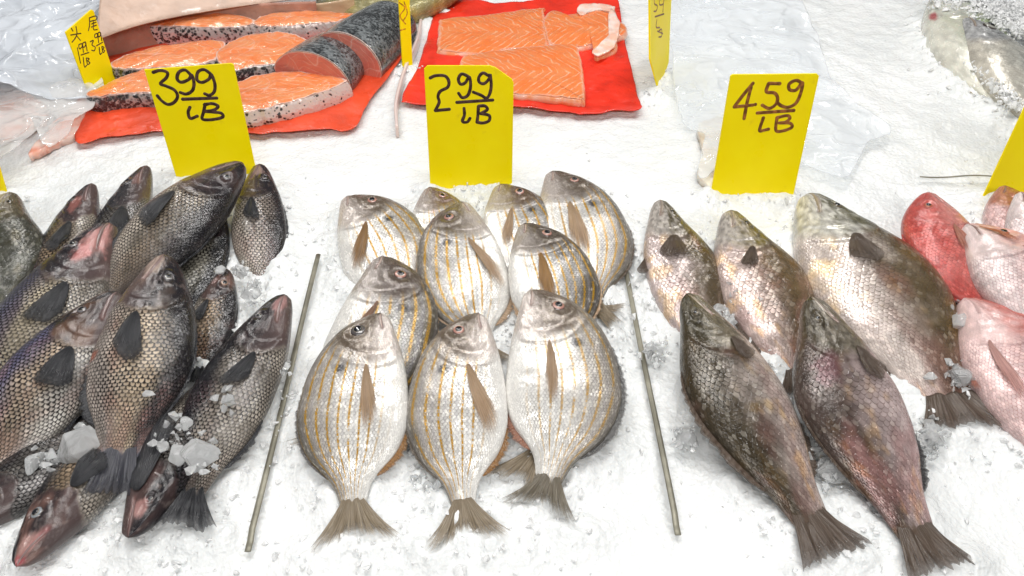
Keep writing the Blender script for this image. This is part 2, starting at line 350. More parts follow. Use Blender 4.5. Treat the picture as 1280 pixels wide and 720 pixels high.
    if 'tail' in parts:
        tl, spr, fork = tail or S['tail']; na, nr = 49, 16
        a = np.linspace(-1, 1, na)[:, None]; r = np.linspace(0, 1, nr)[None, :]
        T1, n1, w1 = [q[0] for q in frame(np.array([.99]))]; c1 = spine(np.array([.955]))[0]; ph = ext(np.array([1.0]), np.array([1.0]))[0] * .85
        jag = 1 + .06 * (vnoise(a * 14 + seed, a * 0, seed) - .5) * 2 + .13 * (vnoise(a * 34, a * 0, seed + 1) - .5)
        Ln = tl * L * (1 - fork * (1 - np.abs(a) ** 1.2)) * jag
        phi = a * spr * (1 + .25 * r)
        Tz = T1.copy(); Tz[2] = Tz[2] * .6; 
        G = c1 + n1 * (a * ph)[..., None] + Tz * (r * Ln * np.cos(phi))[..., None] + n1 * (r * Ln * np.sin(phi))[..., None]
        rip = (.004 * np.sin(a * 5 + seed) + .003 * np.sin(a * 11 + seed * 2)) * r + .002
        G = G + w1 * rip[..., None]
        G[..., 2] = np.maximum(G[..., 2], .013 + .002 * r + .002 * np.sin(a * 9))
        fin('tail_fin', G, np.stack(np.broadcast_arrays(a * .5 + .5, r), -1), colr=look.get('tailcol', S.get('tailc', fcol)))
        FOOT.extend([tuple(q) for q in G[::6, -1]])
    if 'pec' in parts:
        pu, ps, pl_, pdir, psp = pec or S['pec']; pdir += .5 * (((seed * .617) % 1) - .5) * (0 if pec else 1); psp *= .75 + .5 * ((seed * .29) % 1); pl_ *= .88 + .24 * ((seed * .43) % 1); na, nr = 25, 14
        a = np.linspace(-1, 1, na)[:, None]; r = np.linspace(0, 1, nr)[None, :]; ex_ = .45 * D
        ang = pdir + a * psp * (1 - .2 * r); Ln = pl_ * L * (1 - .20 * np.abs(a - .25) ** 2.2) * (1 + .07 * (vnoise(a * 12, a * 0, seed + 3) - .5))
        uu = pu + r * Ln * math.cos(pdir) / L; s_ = ps + (a * pl_ * L * psp * .78 * (r ** .6 + .12) + r * Ln * math.sin(pdir)) / ex_
        G = surf(uu, np.clip(s_, -.97, .97), .0016) + np.array([0, 0, 1]) * (r * .004 * (1 + .6 * np.sin(a * 4 + seed)))[..., None]
        fin('pectoral_fin', G, np.stack(np.broadcast_arrays(a * .5 + .5, r), -1), colr=look.get('peccol', fcol))
    def edge_fin(nm, u0, u1, sg, hh, nsp, droop, sweep, colr):
        na, nr = 90, 6; u = np.linspace(u0, u1, na)[:, None]; r = np.linspace(0, 1, nr)[None, :]; q = (u - u0) / (u1 - u0)
        T, n, wv = frame(u[:, 0]); e = ext(u, np.full_like(u, sg))
        base = spine(u[:, 0]) + n * (sg * e * .96); 
        hq = hh * D * np.sin(math.pi * np.clip(q * .94 + .06, 0, 1)) ** .5 * (1 - .30 * ((q * nsp + .8 * vnoise(q * 7, q * 0, seed + 4)) % 1.0) * (q < .7)) * (1 + .2 * (vnoise(q * 30, q * 0, seed + 9) - .5))
        G = base[:, None] + (n * sg * math.cos(droop) + wv * math.sin(droop))[:, None] * (hq * r)[..., None] + T[:, None] * (sweep * hq * r)[..., None] + wv[:, None] * (.0007 * np.sin(u * 47 + seed) * r)[..., None]
        G[..., 2] = np.maximum(G[..., 2], .002)
        fin(nm, G, np.stack(np.broadcast_arrays(q * 1.0, r), -1), colr=colr)
    if 'dorsal' in parts: edge_fin('dorsal_fin', .33, .86, 1, look.get('dh', .05), 12, look.get('dd', .15), .7, look.get('dcol', fcol))
    if 'anal' in parts: edge_fin('anal_fin', .62, .86, -1, look.get('ah', .08), 5, .1, .8, look.get('acol', fcol))
    if 'pelvic' in parts:
        na, nr = 21, 10; a = np.linspace(-1, 1, na)[:, None]; r = np.linspace(0, 1, nr)[None, :]
        T, n, wv = [q[0] for q in frame(np.array([.36]))]; c1 = spine(np.array([.36]))[0] - n * ext(np.array([.36]), np.array([-1.]))[0] * .9
        ang = a * .28; Ln = .15 * L * (1 - .2 * a ** 2); G = c1 + (T * .9 - n * .35) * (r * Ln * np.cos(ang))[..., None] - n * (r * Ln * np.sin(ang))[..., None] + wv * (.004 + .004 * r)[..., None]
        fin('pelvic_fin', G, np.stack(np.broadcast_arrays(a * .5 + .5, r), -1))
    if 'eye' in parts:
        eu, es, er = eye or S['eye']; r0 = er * D * look.get('eyek', 1.0); p0 = surf(np.array([eu]), np.array([es]))[0]
        du = surf(np.array([eu + .012]), np.array([es]))[0] - surf(np.array([eu - .012]), np.array([es]))[0]; ds = surf(np.array([eu]), np.array([es + .04]))[0] - surf(np.array([eu]), np.array([es - .04]))[0]
        du /= np.linalg.norm(du); nn = np.cross(du, ds); nn /= np.linalg.norm(nn); nn = nn if nn[2] > 0 else -nn; ds = np.cross(nn, du)
        def dome(nm, rad, hgt, base, mt, par, cc):
            m_, k_ = 10, 24; q = np.linspace(0.02, 1, m_)[:, None]; th = np.linspace(0, 2 * math.pi, k_, endpoint=False)[None]
            pr = rad * q; pz = base + hgt * np.sqrt(np.clip(1 - q ** 2, 0, 1)) 
            G = p0 + du * (pr * np.cos(th))[..., None] + ds * (pr * np.sin(th))[..., None] + nn * (pz + 0 * th)[..., None]
            f = grid_faces(m_, k_, True)
            if np.dot(np.cross(du, ds), nn) > 0: pass
            vv = np.vstack([G.reshape(-1, 3), [p0 + nn * (base + hgt)]]); uvq = np.stack(np.broadcast_arrays(q, th * 0 + .5), -1).reshape(-1, 2)
            cap = [[int(m_ * k_), int(i), int((i + 1) % k_)] for i in range(k_)]
            fl = [list(map(int, x_)) for x_ in f] + cap
            return mesh_obj(nm, vv - loc, fl, mt, par, uv=np.vstack([uvq, [[0, .5]]]), objcol=cc)
        e_ = dome('eye', r0, r0 * .42, -.0006, M['eye'], root, look.get('iris', S['iris']))
        pu_ = dome('pupil', r0 * .52, r0 * .16, -.0002 + r0 * .36, M['pupil'], e_, (0, 0, 0))
    if sp and 'eye' in parts:
        A_ = Acc(); q = np.linspace(0, 1, 14)
        for off, kk in ((.055, 1.0), (-.055, .8)):
            uu = ma[0] + (mb[0] - ma[0]) * q + .006; ss = ma[1] + (mb[1] - ma[1]) * q + off * (1 - q * .7); pth = surf(uu, ss, -.0006)
            v_, f_ = tube_verts(pth - loc, S['lipr'] * D * kk * (np.sin(math.pi * np.clip(q * .86 + .1, 0, 1)) * .8 + .15), np.array([0, 0, 1.]), .8, 8); A_.add(v_, f_)
        A_.build('mouth', M['lip'], root, objcol=look.get('lipcol', look.get('lip', (.30, .2, .18)) if sp == 'snapper' else {'bass': (.26, .19, .18), 'porgy': (.50, .40, .35), 'grey': (.36, .31, .25)}[sp]))
    # footprint for the ice to close up against
    if min(zs) < .03:
        for sg in (1, -1):
            uu = np.linspace(0.01, 1, 26); T, n, wv = frame(uu); E = spine(uu) + n * (sg * ext(uu, np.full(26, sg)))[:, None]
            FOOT.extend([tuple(e) for e in E if e[2] < .03])
    return root

def lerp3(a, b, t): return np.array(a) * (1 - t[..., None]) + np.array(b) * t[..., None]
def pig_bass(U, sv, hd, seed, lk):
    n1 = fbm(U * 7 + seed, sv * 2.5, seed); n2 = fbm(U * 30 + seed, sv * 9, seed + 3)
    k = sstep(-.95, .75, sv + .35 * n1 + .1 * n2)
    dots = lerp3(lk.get('belly', (.60, .53, .45)), lk.get('flank', (.45, .33, .22)), sstep(0, .55, k)); dots = lerp3((1, 1, 1), (1, 1, 1), k) * dots
    dark = np.array(lk.get('back', (.013, .014, .024))); b = sstep(.10, .72, sv + .30 * n1)[..., None] * .94
    dots = dots * (.45 + .55 * sstep(-.5, .5, fbm(U * 4 + seed * 3, sv * 1.6, seed + 21)))[..., None]
    body = dots * (1 - b) + dark * b
    pk = lk.get('pink', .25) * sstep(.05, .6, n1 + .8 * (U - .55))[..., None]; body = body * (1 - pk) + np.array((.42, .22, .19)) * pk
    head = lerp3((.085, .06, .058), (.016, .014, .017), sstep(-.7, .45, sv + .5 * n2)); hb = np.array(lk.get('headc', (.11, .06, .052)))
    head = head * (1 - .5 * sstep(-.2, .7, n1)[..., None]) + hb * .5 * sstep(-.2, .7, n1)[..., None]
    sp = sstep(.25, .6, n2)[..., None] * .25; head = head * (1 - sp) + np.array((.38, .30, .27)) * sp
    rgb = head * hd[..., None] + body * (1 - hd[..., None])
    al = 1 - hd * .97; al = al * (1 - .35 * sstep(.93, 1, U))
    return rgb, al, np.zeros_like(U)
def pig_porgy(U, sv, hd, seed, lk):
    n1 = fbm(U * 6 + seed, sv * 2, seed); n2 = fbm(U * 34 + seed, sv * 10, seed + 3)
    k = sstep(-.25, .95, sv + .25 * n1); g = lk.get('dark', 0.0)
    body = lerp3((.92, .90, .86), (.42 - .24 * g, .375 - .225 * g, .325 - .215 * g), k)
    back = sstep(.70, 1.06, sv + .22 * n1)[..., None] * .85; body = body * (1 - back) + np.array((.15, .135, .105)) * back
    body *= (1 - .42 * g * sstep(-.7, .2, sv)[..., None])
    spot = np.exp(-(((U - .355) / .022) ** 2 + ((sv - .36) / .085) ** 2) * (1 + .8 * n2))[..., None]; spot = np.clip(spot * 2.0, 0, .95); body = body * (1 - spot) + np.array((.05, .05, .055)) * spot
    head = lerp3((.62, .55, .51), lk.get('headc', (.15, .115, .085)), sstep(-.55, .30, sv + .35 * n2 + .15 * n1))
    cb = sstep(.1, .5, n2)[..., None] * .35; head = head * (1 - cb) + np.array((.58, .50, .42)) * cb
    pb = np.exp(-(((U - .33) / .028) ** 2 + ((sv + .14) / .11) ** 2))[..., None] * .55 * ((seed * .53) % 1); body = body * (1 - pb) + np.array((.62, .26, .17)) * pb
    rgb = head * (1 - .35 * g) * hd[..., None] + body * (1 - hd[..., None])
    al = 1 - hd * .75; al = al * (.35 + .65 * sstep(-.98, -.45, sv))
    st = (1 - sstep(.0, .08, gillx(U))) * 0 + (1 - hd) * sstep(-.85, -.25, sv) * (1 - .35 * sstep(.8, .97, sv)) * (1 - .6 * sstep(.9, 1, U)) * lk.get('stripe', 1.0)
    return rgb, al, st
def gillx(U): return U
def pig_grey(U, sv, hd, seed, lk):
    n1 = fbm(U * 6 + seed, sv * 2, seed); n2 = fbm(U * 26 + seed, sv * 9, seed + 3)
    k = sstep(-.75, .45, sv + .5 * n1 + .2 * n2)
    body = lerp3(lk.get('belly', (.62, .53, .51)), lk.get('back', (.10, .075, .042)), k)
    pk = lk.get('pink', .35) * sstep(-.05, .55, n1 + 1.1 * (U - .6))[..., None]; body = body * (1 - pk) + np.array((.42, .21, .20)) * pk
    mot = .76 + .60 * vnoise(U * 38 + seed, sv * 9, seed + 31) * (.6 + .4 * vnoise(U * 90, sv * 22, seed + 32)); body = body * mot[..., None]
    gd = lk.get('gold', .55) * sstep(.1, .5, fbm(U * 12 + seed, sv * 4, seed + 8))[..., None]; body = body * (1 - gd) + body * np.array((1.5, 1.2, .62)) * gd
    head = lerp3(lk.get('cheek', (.46, .42, .38)), lk.get('headc', (.12, .10, .06)), sstep(-.4, .5, sv + .8 * n2)); head = head * (.55 + .9 * vnoise(U * 60 + seed, sv * 12, seed + 33))[..., None]
    rgb = head * hd[..., None] + body * (1 - hd[..., None])
    al = 1 - hd * .85
    return rgb, al, np.zeros_like(U)
def pig_snap(U, sv, hd, seed, lk):
    n1 = fbm(U * 6 + seed, sv * 2, seed); n2 = fbm(U * 26 + seed, sv * 9, seed + 3)
    k = sstep(-.8, .7, sv + .55 * n1 + .2 * n2); mot = (.78 + .36 * vnoise(U * 34 + seed, sv * 8, seed + 31))[..., None]
    body = lerp3(lk.get('belly', (.80, .55, .53)), lk.get('back', (.58, .13, .11)), k)
    head = lerp3(lk.get('cheek', (.80, .55, .52)), lk.get('headc', (.55, .14, .11)), sstep(-.4, .6, sv + .3 * n2))
    rgb = (head * hd[..., None] + body * (1 - hd[..., None])) * mot
    return rgb, 1 - hd * .8, np.zeros_like(U)
PIG = dict(bass=pig_bass, porgy=pig_porgy, grey=pig_grey, snapper=pig_snap)

exec_fish = []
BG = 'black scaled bass heaped on the left of the ice'
def bass(label, pts, zs, w, side, seed, **k): return make_fish('black_bass', label, 'fish', BG, *[]) if False else make_fish('bass', 'black_bass', label, 'fish', BG, pts, zs, w, side, seed=seed, **k)
# left heap, bottom layer first
bass('dark bass with narrow scaled body, half covered, behind the pink-gilled bass at upper left', [(114, 229), (86, 300), (45, 400)], (.018, .012, .0), 57, -1, 11, roll=-8, blots=[(.2, .0, .08, .3, (.34, .13, .11), .7)])
bass('near-black bass with upturned snout between pink-gilled bass and topmost bass under the 3.99 sign', [(182, 207), (150, 285), (112, 400)], (.02, .016, .0), 61, -1, 12, roll=-6, look=dict(flank=(.22, .20, .18), belly=(.35, .32, .3), pink=.05, headc=(.05, .05, .055)), blots=[(.12, -.2, .06, .3, (.24, .13, .12), .6)])
bass('pale-bellied bass wedged under the topmost bass, only its flank showing', [(274, 262), (251, 325), (215, 410)], (.012, .010, .0), 59, 1, 13, look=dict(belly=(.72, .70, .64), flank=(.62, .58, .48), pink=.0))
bass('small brown-headed bass with round eye peeking out beside the front bass in the middle', [(283, 336), (268, 390), (245, 470)], (.016, .014, .004), 56, 1, 15, look=dict(headc=(.30, .16, .12), iris=(.40, .25, .18), eyek=1.0), eye=(.17, .38, .085))
bass('upright bass at right of the 3.99 heap, tail sunk in ice', [(325, 205), (323, 272), (330, 362)], (.02, .016, -.004), 71, 1, 14, roll=-5, look=dict(flank=(.42, .35, .30), pink=.2), parts=('eye', 'pec', 'dorsal'), blots=[(.08, -.1, .07, .5, (.38, .26, .24), .8)])
bass('dark bass lying lowest at the bottom left, mostly covered, cut off by the left edge', [(-75, 665), (35, 598), (140, 510)], (.01, .012, .006), 71, 1, 16, look=dict(flank=(.24, .22, .2), belly=(.3, .28, .27), pink=.05), parts=('dorsal', 'tail'))
bass('upside-down bass with pinkish head and snout pointing to bottom left corner', [(20, 708), (98, 612), (200, 500)], (.014, .02, .014), 78, 1, 17, look=dict(headc=(.42, .22, .17), lip=(.42, .16, .16), iris=(.3, .32, .34), eyek=1.1), parts=('eye', 'dorsal', 'pec'), eye=(.22, .35, .075), blots=[(.08, -.1, .07, .5, (.46, .27, .24), .75), (.0, -.2, .035, .8, (.40, .10, .11), .9)])
bass('upside-down bass with black pectoral fin, snout down, under ice lumps at bottom of heap', [(160, 672), (215, 575), (275, 465)], (.012, .02, .016), 78, -1, 18, look=dict(flank=(.26, .23, .21), pink=.1, back=(.02, .022, .03)), parts=('eye', 'pec', 'dorsal'), pec=(.2, -.42, .42, -.28, .5), eye=(.17, .3, .04), blots=[(.12, .1, .05, .4, (.42, .22, .2), .7)])
bass('large bass with raised pink gill flap lying along the left edge of heap', [(136, 278), (62, 400), (-30, 560)], (.034, .03, .02), 100, -1, 19, roll=6, look=dict(back=(.10, .10, .16), pink=.12, flank=(.54, .46, .34)), parts=('eye', 'pec', 'dorsal', 'tail'), blots=[(.10, -.25, .10, .55, (.50, .24, .22), .9), (.20, -.1, .06, .25, (.42, .12, .11), .8)])
bass('bass with bluish sheen on its back below the pink-gilled bass, belly edge pale', [(146, 364), (62, 478), (-25, 600)], (.04, .032, .02), 92, -1, 20, roll=10, look=dict(back=(.12, .12, .22), flank=(.50, .39, .29), belly=(.66, .62, .56), pink=.35, headc=(.24, .13, .08)), parts=('eye', 'pec', 'dorsal', 'anal', 'tail'))  # bluish sheen of reflected light is put into this back colour
bass('large dark bass beside the divider rod with ice lumps on its tail', [(356, 368), (302, 475), (232, 622)], (.03, .028, .022), 88, -1, 21, roll=5, look=dict(flank=(.40, .35, .30), pink=.12), blots=[(.06, -.2, .06, .5, (.40, .22, .21), .8)])
bass('topmost dark bass lying diagonally below the 3.99 sign, head to upper right', [(303, 203), (232, 268), (140, 372)], (.052, .054, .032), 66, 1, 22, roll=-10, look=dict(flank=(.50, .41, .31), pink=.1), pec=(.40, -.45, .24, .05, .32))
bass('big brown-scaled bass at front middle of the heap, tail hanging down', [(206, 318), (180, 440), (147, 572)], (.062, .052, .035), 114, 1, 23, roll=-6, look=dict(flank=(.60, .47, .33), belly=(.72, .62, .55), pink=.45, tailcol=(.07, .075, .10), headc=(.26, .17, .12)), tail=(.22, .20, .12), pec=(.38, -.2, .22, .05, .27), blots=[(.56, -.97, .03, .2, (.60, .22, .15), .9), (.07, -.3, .07, .5, (.40, .30, .24), .7)])

PG = 'silver porgies with yellow stripes in the middle bin'
def porgy(label, pts, zs, w, side, seed, **k): return make_fish('porgy', 'striped_porgy', label, 'fish', PG, pts, zs, w, side, seed=seed, **k)
porgy('pale porgy at far left of the back row, mouth facing left', [(434, 245), (476, 306), (505, 395)], (.012, .012, .0), 106, 1, 31, roll=4, look=dict(peccol=(.42, .24, .10)), eye=(.15, .46, .06))
porgy('porgy behind the others below the 2.99 sign, only its brown head showing', [(537, 234), (551, 290), (562, 360)], (.012, .012, .0), 80, 1, 32, look=dict(headc=(.20, .12, .09), dark=.6), parts=('eye', 'dorsal'))
porgy('brown-headed porgy right of the 2.99 sign bottom, body covered by another porgy', [(626, 230), (652, 292), (672, 370)], (.014, .014, .0), 95, 1, 33, look=dict(headc=(.20, .13, .085), dark=.7), parts=('eye', 'dorsal', 'pec'))
porgy('upper right porgy with steep forehead and curved spiny back', [(690, 214), (726, 290), (738, 388)], (.014, .014, .002), 104, 1, 34, look=dict(stripe=1.2, dark=.3, dcol=(.16, .12, .09)), eye=(.14, .40, .06))
porgy('porgy buried under the right pair, its brown tail pointing right at the divider rod', [(668, 330), (710, 372), (752, 393)], (.004, .006, .006), 63, 1, 35, parts=('tail',), tail=(.30, .5, .35))
porgy('porgy with white belly on right at the center of the second row', [(577, 252), (581, 338), (602, 440)], (.03, .024, .006), 110, -1, 36, look=dict(dark=.4, stripe=1.2), roll=4)
porgy('dark olive porgy with dense gold stripes lying over the brown-headed porgy', [(656, 279), (688, 350), (706, 440)], (.03, .026, .008), 103, 1, 37, look=dict(dark=1.0, stripe=1.3, peccol=(.50, .28, .10)), roll=-3)
porgy('grey-brown porgy at left of the second row above the front left porgy', [(478, 320), (478, 410), (420, 545)], (.034, .028, .008), 122, 1, 38, look=dict(dark=1.0, headc=(.17, .13, .11), stripe=.9, peccol=(.42, .24, .16)), roll=-4)
porgy('porgy hidden under the front pair, its brown tail poking out beside another tail', [(700, 440), (695, 510), (668, 572)], (.004, .008, .008), 95, -1, 39, parts=('tail', 'anal'), tail=(.42, .42, .35), look=dict(acol=(.40, .17, .06)))
porgy('front left porgy with dark eye, whole body and forked tail showing', [(476, 391), (446, 508), (442, 636)], (.048, .034, .012), 129, -1, 40, look=dict(iris=(.10, .09, .09), acol=(.36, .17, .04), eyek=1.1, dcol=(.10, .09, .09)), tail=(.28, .50, .42), eye=(.13, .38, .072))
porgy('front middle porgy with pink-ringed eye and long brown pectoral fin', [(598, 391), (574, 512), (580, 637)], (.048, .034, .012), 122, -1, 41, look=dict(acol=(.36, .17, .04), dcol=(.16, .13, .10)), tail=(.27, .54, .42), eye=(.13, .38, .068))
porgy('front right porgy, broadest, with dark spiny back and ragged tail', [(664, 362), (700, 478), (684, 606)], (.052, .036, .012), 139, 1, 42, look=dict(dcol=(.09, .09, .09), dh=.085, tailcol=(.22, .19, .14), acol=(.40, .17, .10), stripe=.8), tail=(.24, .48, .45), eye=(.14, .40, .064))

GG = 'brown-grey scaled fish in the right bin'
def grey(label, pts, zs, w, side, seed, **k): return make_fish('grey', 'grey_fish', label, 'fish', GG, pts, zs, w, side, seed=seed, **k)
grey('small grey fish nearest the divider rod, snout up, dark pelvic fin', [(825, 250), (853, 340), (880, 455)], (.016, .012, -.004), 87, 1, 51, look=dict(belly=(.66, .55, .53), back=(.11, .08, .045)), parts=('eye', 'pec', 'dorsal', 'pelvic'))
grey('middle grey fish of the back row with golden scales and pinkish belly', [(912, 263), (955, 362), (1003, 480)], (.016, .012, -.002), 97, 1, 52, look=dict(back=(.15, .10, .045), belly=(.68, .54, .50), pink=.45, headc=(.13, .10, .04)))
grey('largest golden-grey fish lying diagonally at right of the back row', [(1010, 242), (1098, 368), (1192, 512)], (.010, .010, .002), 126, 1, 53, look=dict(back=(.12, .085, .04), belly=(.72, .62, .57), pink=.35, headc=(.12, .11, .06), cheek=(.62, .60, .54)), tail=(.15, .45, .2))
grey('front left grey fish with dark head and ragged dorsal fin, tail near the bottom edge', [(859, 367), (925, 500), (1015, 652)], (.040, .030, .012), 110, -1, 54, roll=6, look=dict(back=(.060, .045, .026), belly=(.54, .46, .42), pink=.25, headc=(.055, .045, .025), cheek=(.15, .125, .085), dh=.10), tail=(.20, .34, .12), pec=(.27, -.32, .13, -.1, .4))
grey('front right grey fish with purple blotched shoulder and pinkish scales', [(1014, 371), (1064, 505), (1146, 668)], (.056, .038, .012), 115, -1, 55, roll=5, look=dict(back=(.085, .060, .050), belly=(.55, .44, .43), pink=.5, headc=(.065, .052, .032), cheek=(.18, .155, .12), acol=(.03, .03, .035)), tail=(.20, .30, .10), pec=(.27, -.4, .16, -.1, .3), blots=[(.36, .45, .08, .3, (.13, .045, .055), .75)])
make_fish('grey', 'grey_fish', 'olive fish with ragged fin edge cut off by the left side of the photo', 'fish', None, [(12, 240), (-4, 315), (-30, 410)], (.02, .014, 0), 96, 1, seed=56, look=dict(back=(.07, .07, .055), belly=(.2, .2, .17), pink=0, dh=.2, dcol=(.05, .055, .05)))

SG = 'red and pink snappers at the right edge'
def snap(label, pts, zs, w, side, seed, **k): return make_fish('snapper', 'red_snapper', label, 'fish', SG, pts, zs, w, side, seed=seed, **k)
snap('brownish red snapper with head right under the cut-off yellow sign', [(1256, 232), (1270, 285), (1300, 350)], (.02, .016, .0), 64, 1, 61, look=dict(headc=(.40, .13, .06), cheek=(.48, .2, .13), back=(.4, .13, .09)))
snap('pink scaled snapper lowest of the pile with red gill edge', [(1206, 372), (1288, 478), (1365, 620)], (.008, .014, .006), 122, 1, 62, look=dict(belly=(.84, .62, .60), back=(.76, .44, .42), cheek=(.82, .60, .58), peccol=(.86, .50, .46)), parts=('pec', 'dorsal', 'pelvic'), pec=(.3, -.62, .34, -.02, .08))
snap('deep red snapper at left of its pile with spiny red fin', [(1161, 240), (1184, 306), (1238, 404)], (.03, .028, .014), 74, -1, 63, look=dict(belly=(.70, .32, .29), back=(.55, .09, .075), cheek=(.66, .26, .23), headc=(.54, .10, .085), dh=.11, dcol=(.6, .08, .06)))
snap('pinkish white snapper at the right edge with orange streaked fin', [(1208, 280), (1276, 350), (1356, 448)], (.034, .036, .026), 86, 1, 64, look=dict(belly=(.82, .70, .69), back=(.78, .48, .45), cheek=(.80, .66, .64), headc=(.74, .38, .32), peccol=(.75, .28, .12)), pec=(.05, .05, .24, .12, .08), blots=[(.33, .25, .03, .10, (.25, .03, .02), .9)])
snap('white-bellied snapper cut off by the right edge below the sign', [(1276, 240), (1302, 300), (1340, 380)], (.05, .045, .03), 66, 1, 65, look=dict(belly=(.84, .74, .73), back=(.8, .6, .57), cheek=(.82, .7, .68)))

# far right pair and far flatfish
make_fish('snapper', 'pale_fish', 'pale greenish white fish lying belly up in ice, top right', 'fish', None, [(1176, -14), (1210, 60), (1276, 152)], (.010, .008, .000), 62, 1, seed=71,
          look=dict(al=.15, belly=(.74, .73, .64), back=(.30, .36, .20), cheek=(.66, .66, .58), headc=(.42, .44, .36), fin=(.6, .5, .3), lip=(.5, .5, .45)), parts=('anal',), blots=[(.30, -.8, .03, .12, (.42, .08, .09), .9)])
make_fish('grey', 'grey_fish', 'slim grey fish with staring eye half under ice at top right', 'fish', None, [(1208, 22), (1252, 80), (1312, 170)], (.022, .02, .008), 50, 1, seed=72,
          parts=('eye', 'dorsal'), look=dict(gold=0, al=.3, back=(.46, .46, .42), belly=(.62, .58, .50), cheek=(.46, .46, .46), headc=(.28, .29, .29), iris=(.4, .4, .36), eyek=1.3, pink=0), eye=(.15, .35, .08))
make_fish('grey', 'flatfish', 'olive speckled flatfish behind the salmon at the top edge', 'fish', None, [(585, -22), (480, -4), (395, 8)], (.012, .02, .01), 58, 1, seed=73,
          look=dict(back=(.40, .36, .16), belly=(.46, .42, .20), pink=0, cheek=(.4, .37, .2), headc=(.3, .27, .12), fin=(.2, .18, .08)), parts=('dorsal', 'anal'), th=.16)

# ------------------------------------------------------------------ price signs
def sign_mat():
    t = NT('yellow_plastic'); n = t.noise(t.obj(), 14.0, 3.0); sm = t.mr(t.noise(t.obj(), 40.0, 4.0, .6), .62, .8)
    c = t.mix(t.mr(n, .3, .75), (.93, .73, .0), (.97, .80, .002)); c = t.mix(t.math('MULTIPLY', sm, .30), c, (.55, .38, .02))
    t.bsdf(Base_Color=c, Roughness=t.mr(t.noise(t.obj(), 25.0, 3.0), .2, .8, .25, .45), Specular_IOR_Level=.25, Normal=t.bump(t.noise(t.obj(), 60.0), .15, .001), Subsurface_Weight=.1, Subsurface_Radius=(.004, .003, .0005))
    return t.m
def ink_mat(col):
    t = NT('marker_ink'); c = t.mix(t.mr(t.noise(t.obj(), 180.0, 3.0), .35, .75), col, tuple(q * 2.6 + .02 for q in col)); t.bsdf(Base_Color=c, Roughness=.4); return t.m
M['sign'] = sign_mat(); M['ink'] = ink_mat((.030, .009, .004)); M['ink_faded'] = ink_mat((.14, .045, .002)); M['ink_light'] = ink_mat((.36, .15, .004))
def sign(label, outline, base, lean, strokes=(), ink='ink', width=3.4, zb=.004, letter_label=None, thick=.003):
    # outline: pixel polygon; base = (left px, right px) bottom edge on the ice; lean = degrees back from upright
    b0, b1 = P(*base[0], zb), P(*base[1], zb); e = b1 - b0; e /= np.linalg.norm(e)
    back = np.cross(np.array([0, 0, 1.]), e); up = np.array([0, 0, 1.]) * math.cos(R(lean)) + back * math.sin(R(lean)); nrm = np.cross(e, up); nrm /= np.linalg.norm(nrm)
    if np.dot(nrm, CP - b0) < 0: nrm = -nrm
    root = empty('price_sign'); c0 = (b0 + b1) / 2; root.location = tuple(c0); tag(root, label, 'price sign', 'yellow price signs stuck in the ice')
    pts = np.array([on_plane(x, y, b0, nrm) for x, y in outline])
    # push the bottom into the ice
    m = len(pts)
    bev = .0006; cen = pts.mean(0)
    def ring(k, off): return cen + (pts - cen) * k + nrm * off
    sz = np.linalg.norm(pts - cen, axis=1).mean(); k1 = 1 - bev / sz
    V = np.vstack([ring(k1, 0), ring(1, -bev), ring(1, -thick + bev), ring(k1, -thick)])
    fs = [list(range(m)), list(range(4 * m - 1, 3 * m - 1, -1))]
    for a in range(3):
        for i in range(m): fs.append([a * m + i, (a + 1) * m + i, (a + 1) * m + (i + 1) % m, a * m + (i + 1) % m])
    mesh_obj('board', V - c0, fs, M['sign'], root, smooth=False)
    if strokes:
        A = Acc(); ppm = F / np.dot(cen - CP, FW)
        for st in strokes:
            wd = width
            if isinstance(st, dict): wd = st['w']; st = st['p']
            if len(st) == 1: st = [st[0], (st[0][0] + .8, st[0][1])]
            q = catmull(st, max(6, len(st) * 7)) if len(st) > 2 else np.array([np.array(st[0]) + (np.array(st[1]) - np.array(st[0])) * s_ for s_ in np.linspace(0, 1, 8)])
            path = np.array([on_plane(x, y, b0, nrm) for x, y in q]) + nrm * .0001
            d_ = path[-1] - path[-2]; d_ /= np.linalg.norm(d_) + 1e-9; d0 = path[0] - path[1]; d0 /= np.linalg.norm(d0) + 1e-9
            r_ = wd / 2 / ppm * (1 + .16 * np.array([vnoise(i_ * .35, st[0][0], 5) - .5 for i_ in range(len(path))]))
            path = np.vstack([path[:1] + d0 * r_[0] * .8, path[:1] + d0 * r_[0] * .45, path, path[-1:] + d_ * r_[-1] * .45, path[-1:] + d_ * r_[-1] * .8])
            rr = np.concatenate([[r_[0] * .25, r_[0] * .8], r_, [r_[-1] * .8, r_[-1] * .25]])
            A.add(*tube_verts(path - c0, rr, nrm, .12, 10))
        A.build('lettering', M[ink], root)
    for t_ in np.linspace(0, 1, 12): FOOT.append(tuple(b0 + (b1 - b0) * t_))
    return root
def zm(x0, y0, k, strokes): return [[(x0 + x / k, y0 + y / k) for x, y in s] for s in strokes]
s399 = zm(100, 0, 4, [[(365, 362), (400, 352), (436, 362), (432, 388), (402, 418), (430, 430), (472, 450), (488, 482), (470, 512), (440, 522), (410, 505), (386, 478)],
  [(556, 376), (525, 350), (494, 362), (486, 395), (508, 411), (545, 396), (558, 374), (570, 415), (562, 452), (532, 470), (500, 462)],
  [(652, 368), (620, 348), (590, 360), (585, 398), (610, 412), (645, 395), (656, 372), (674, 418), (671, 458), (648, 476), (622, 468)],
  [(550, 535), (541, 562), (552, 592), (588, 580)], [(626, 520), (618, 560), (612, 595), (660, 598), (712, 586), (706, 566), (662, 560), (622, 557)], [(620, 524), (660, 518), (690, 530), (670, 550), (625, 556)]])
s399.append(dict(w=4.2, p=zm(100, 0, 4, [[(512, 496), (685, 490)]])[0]))
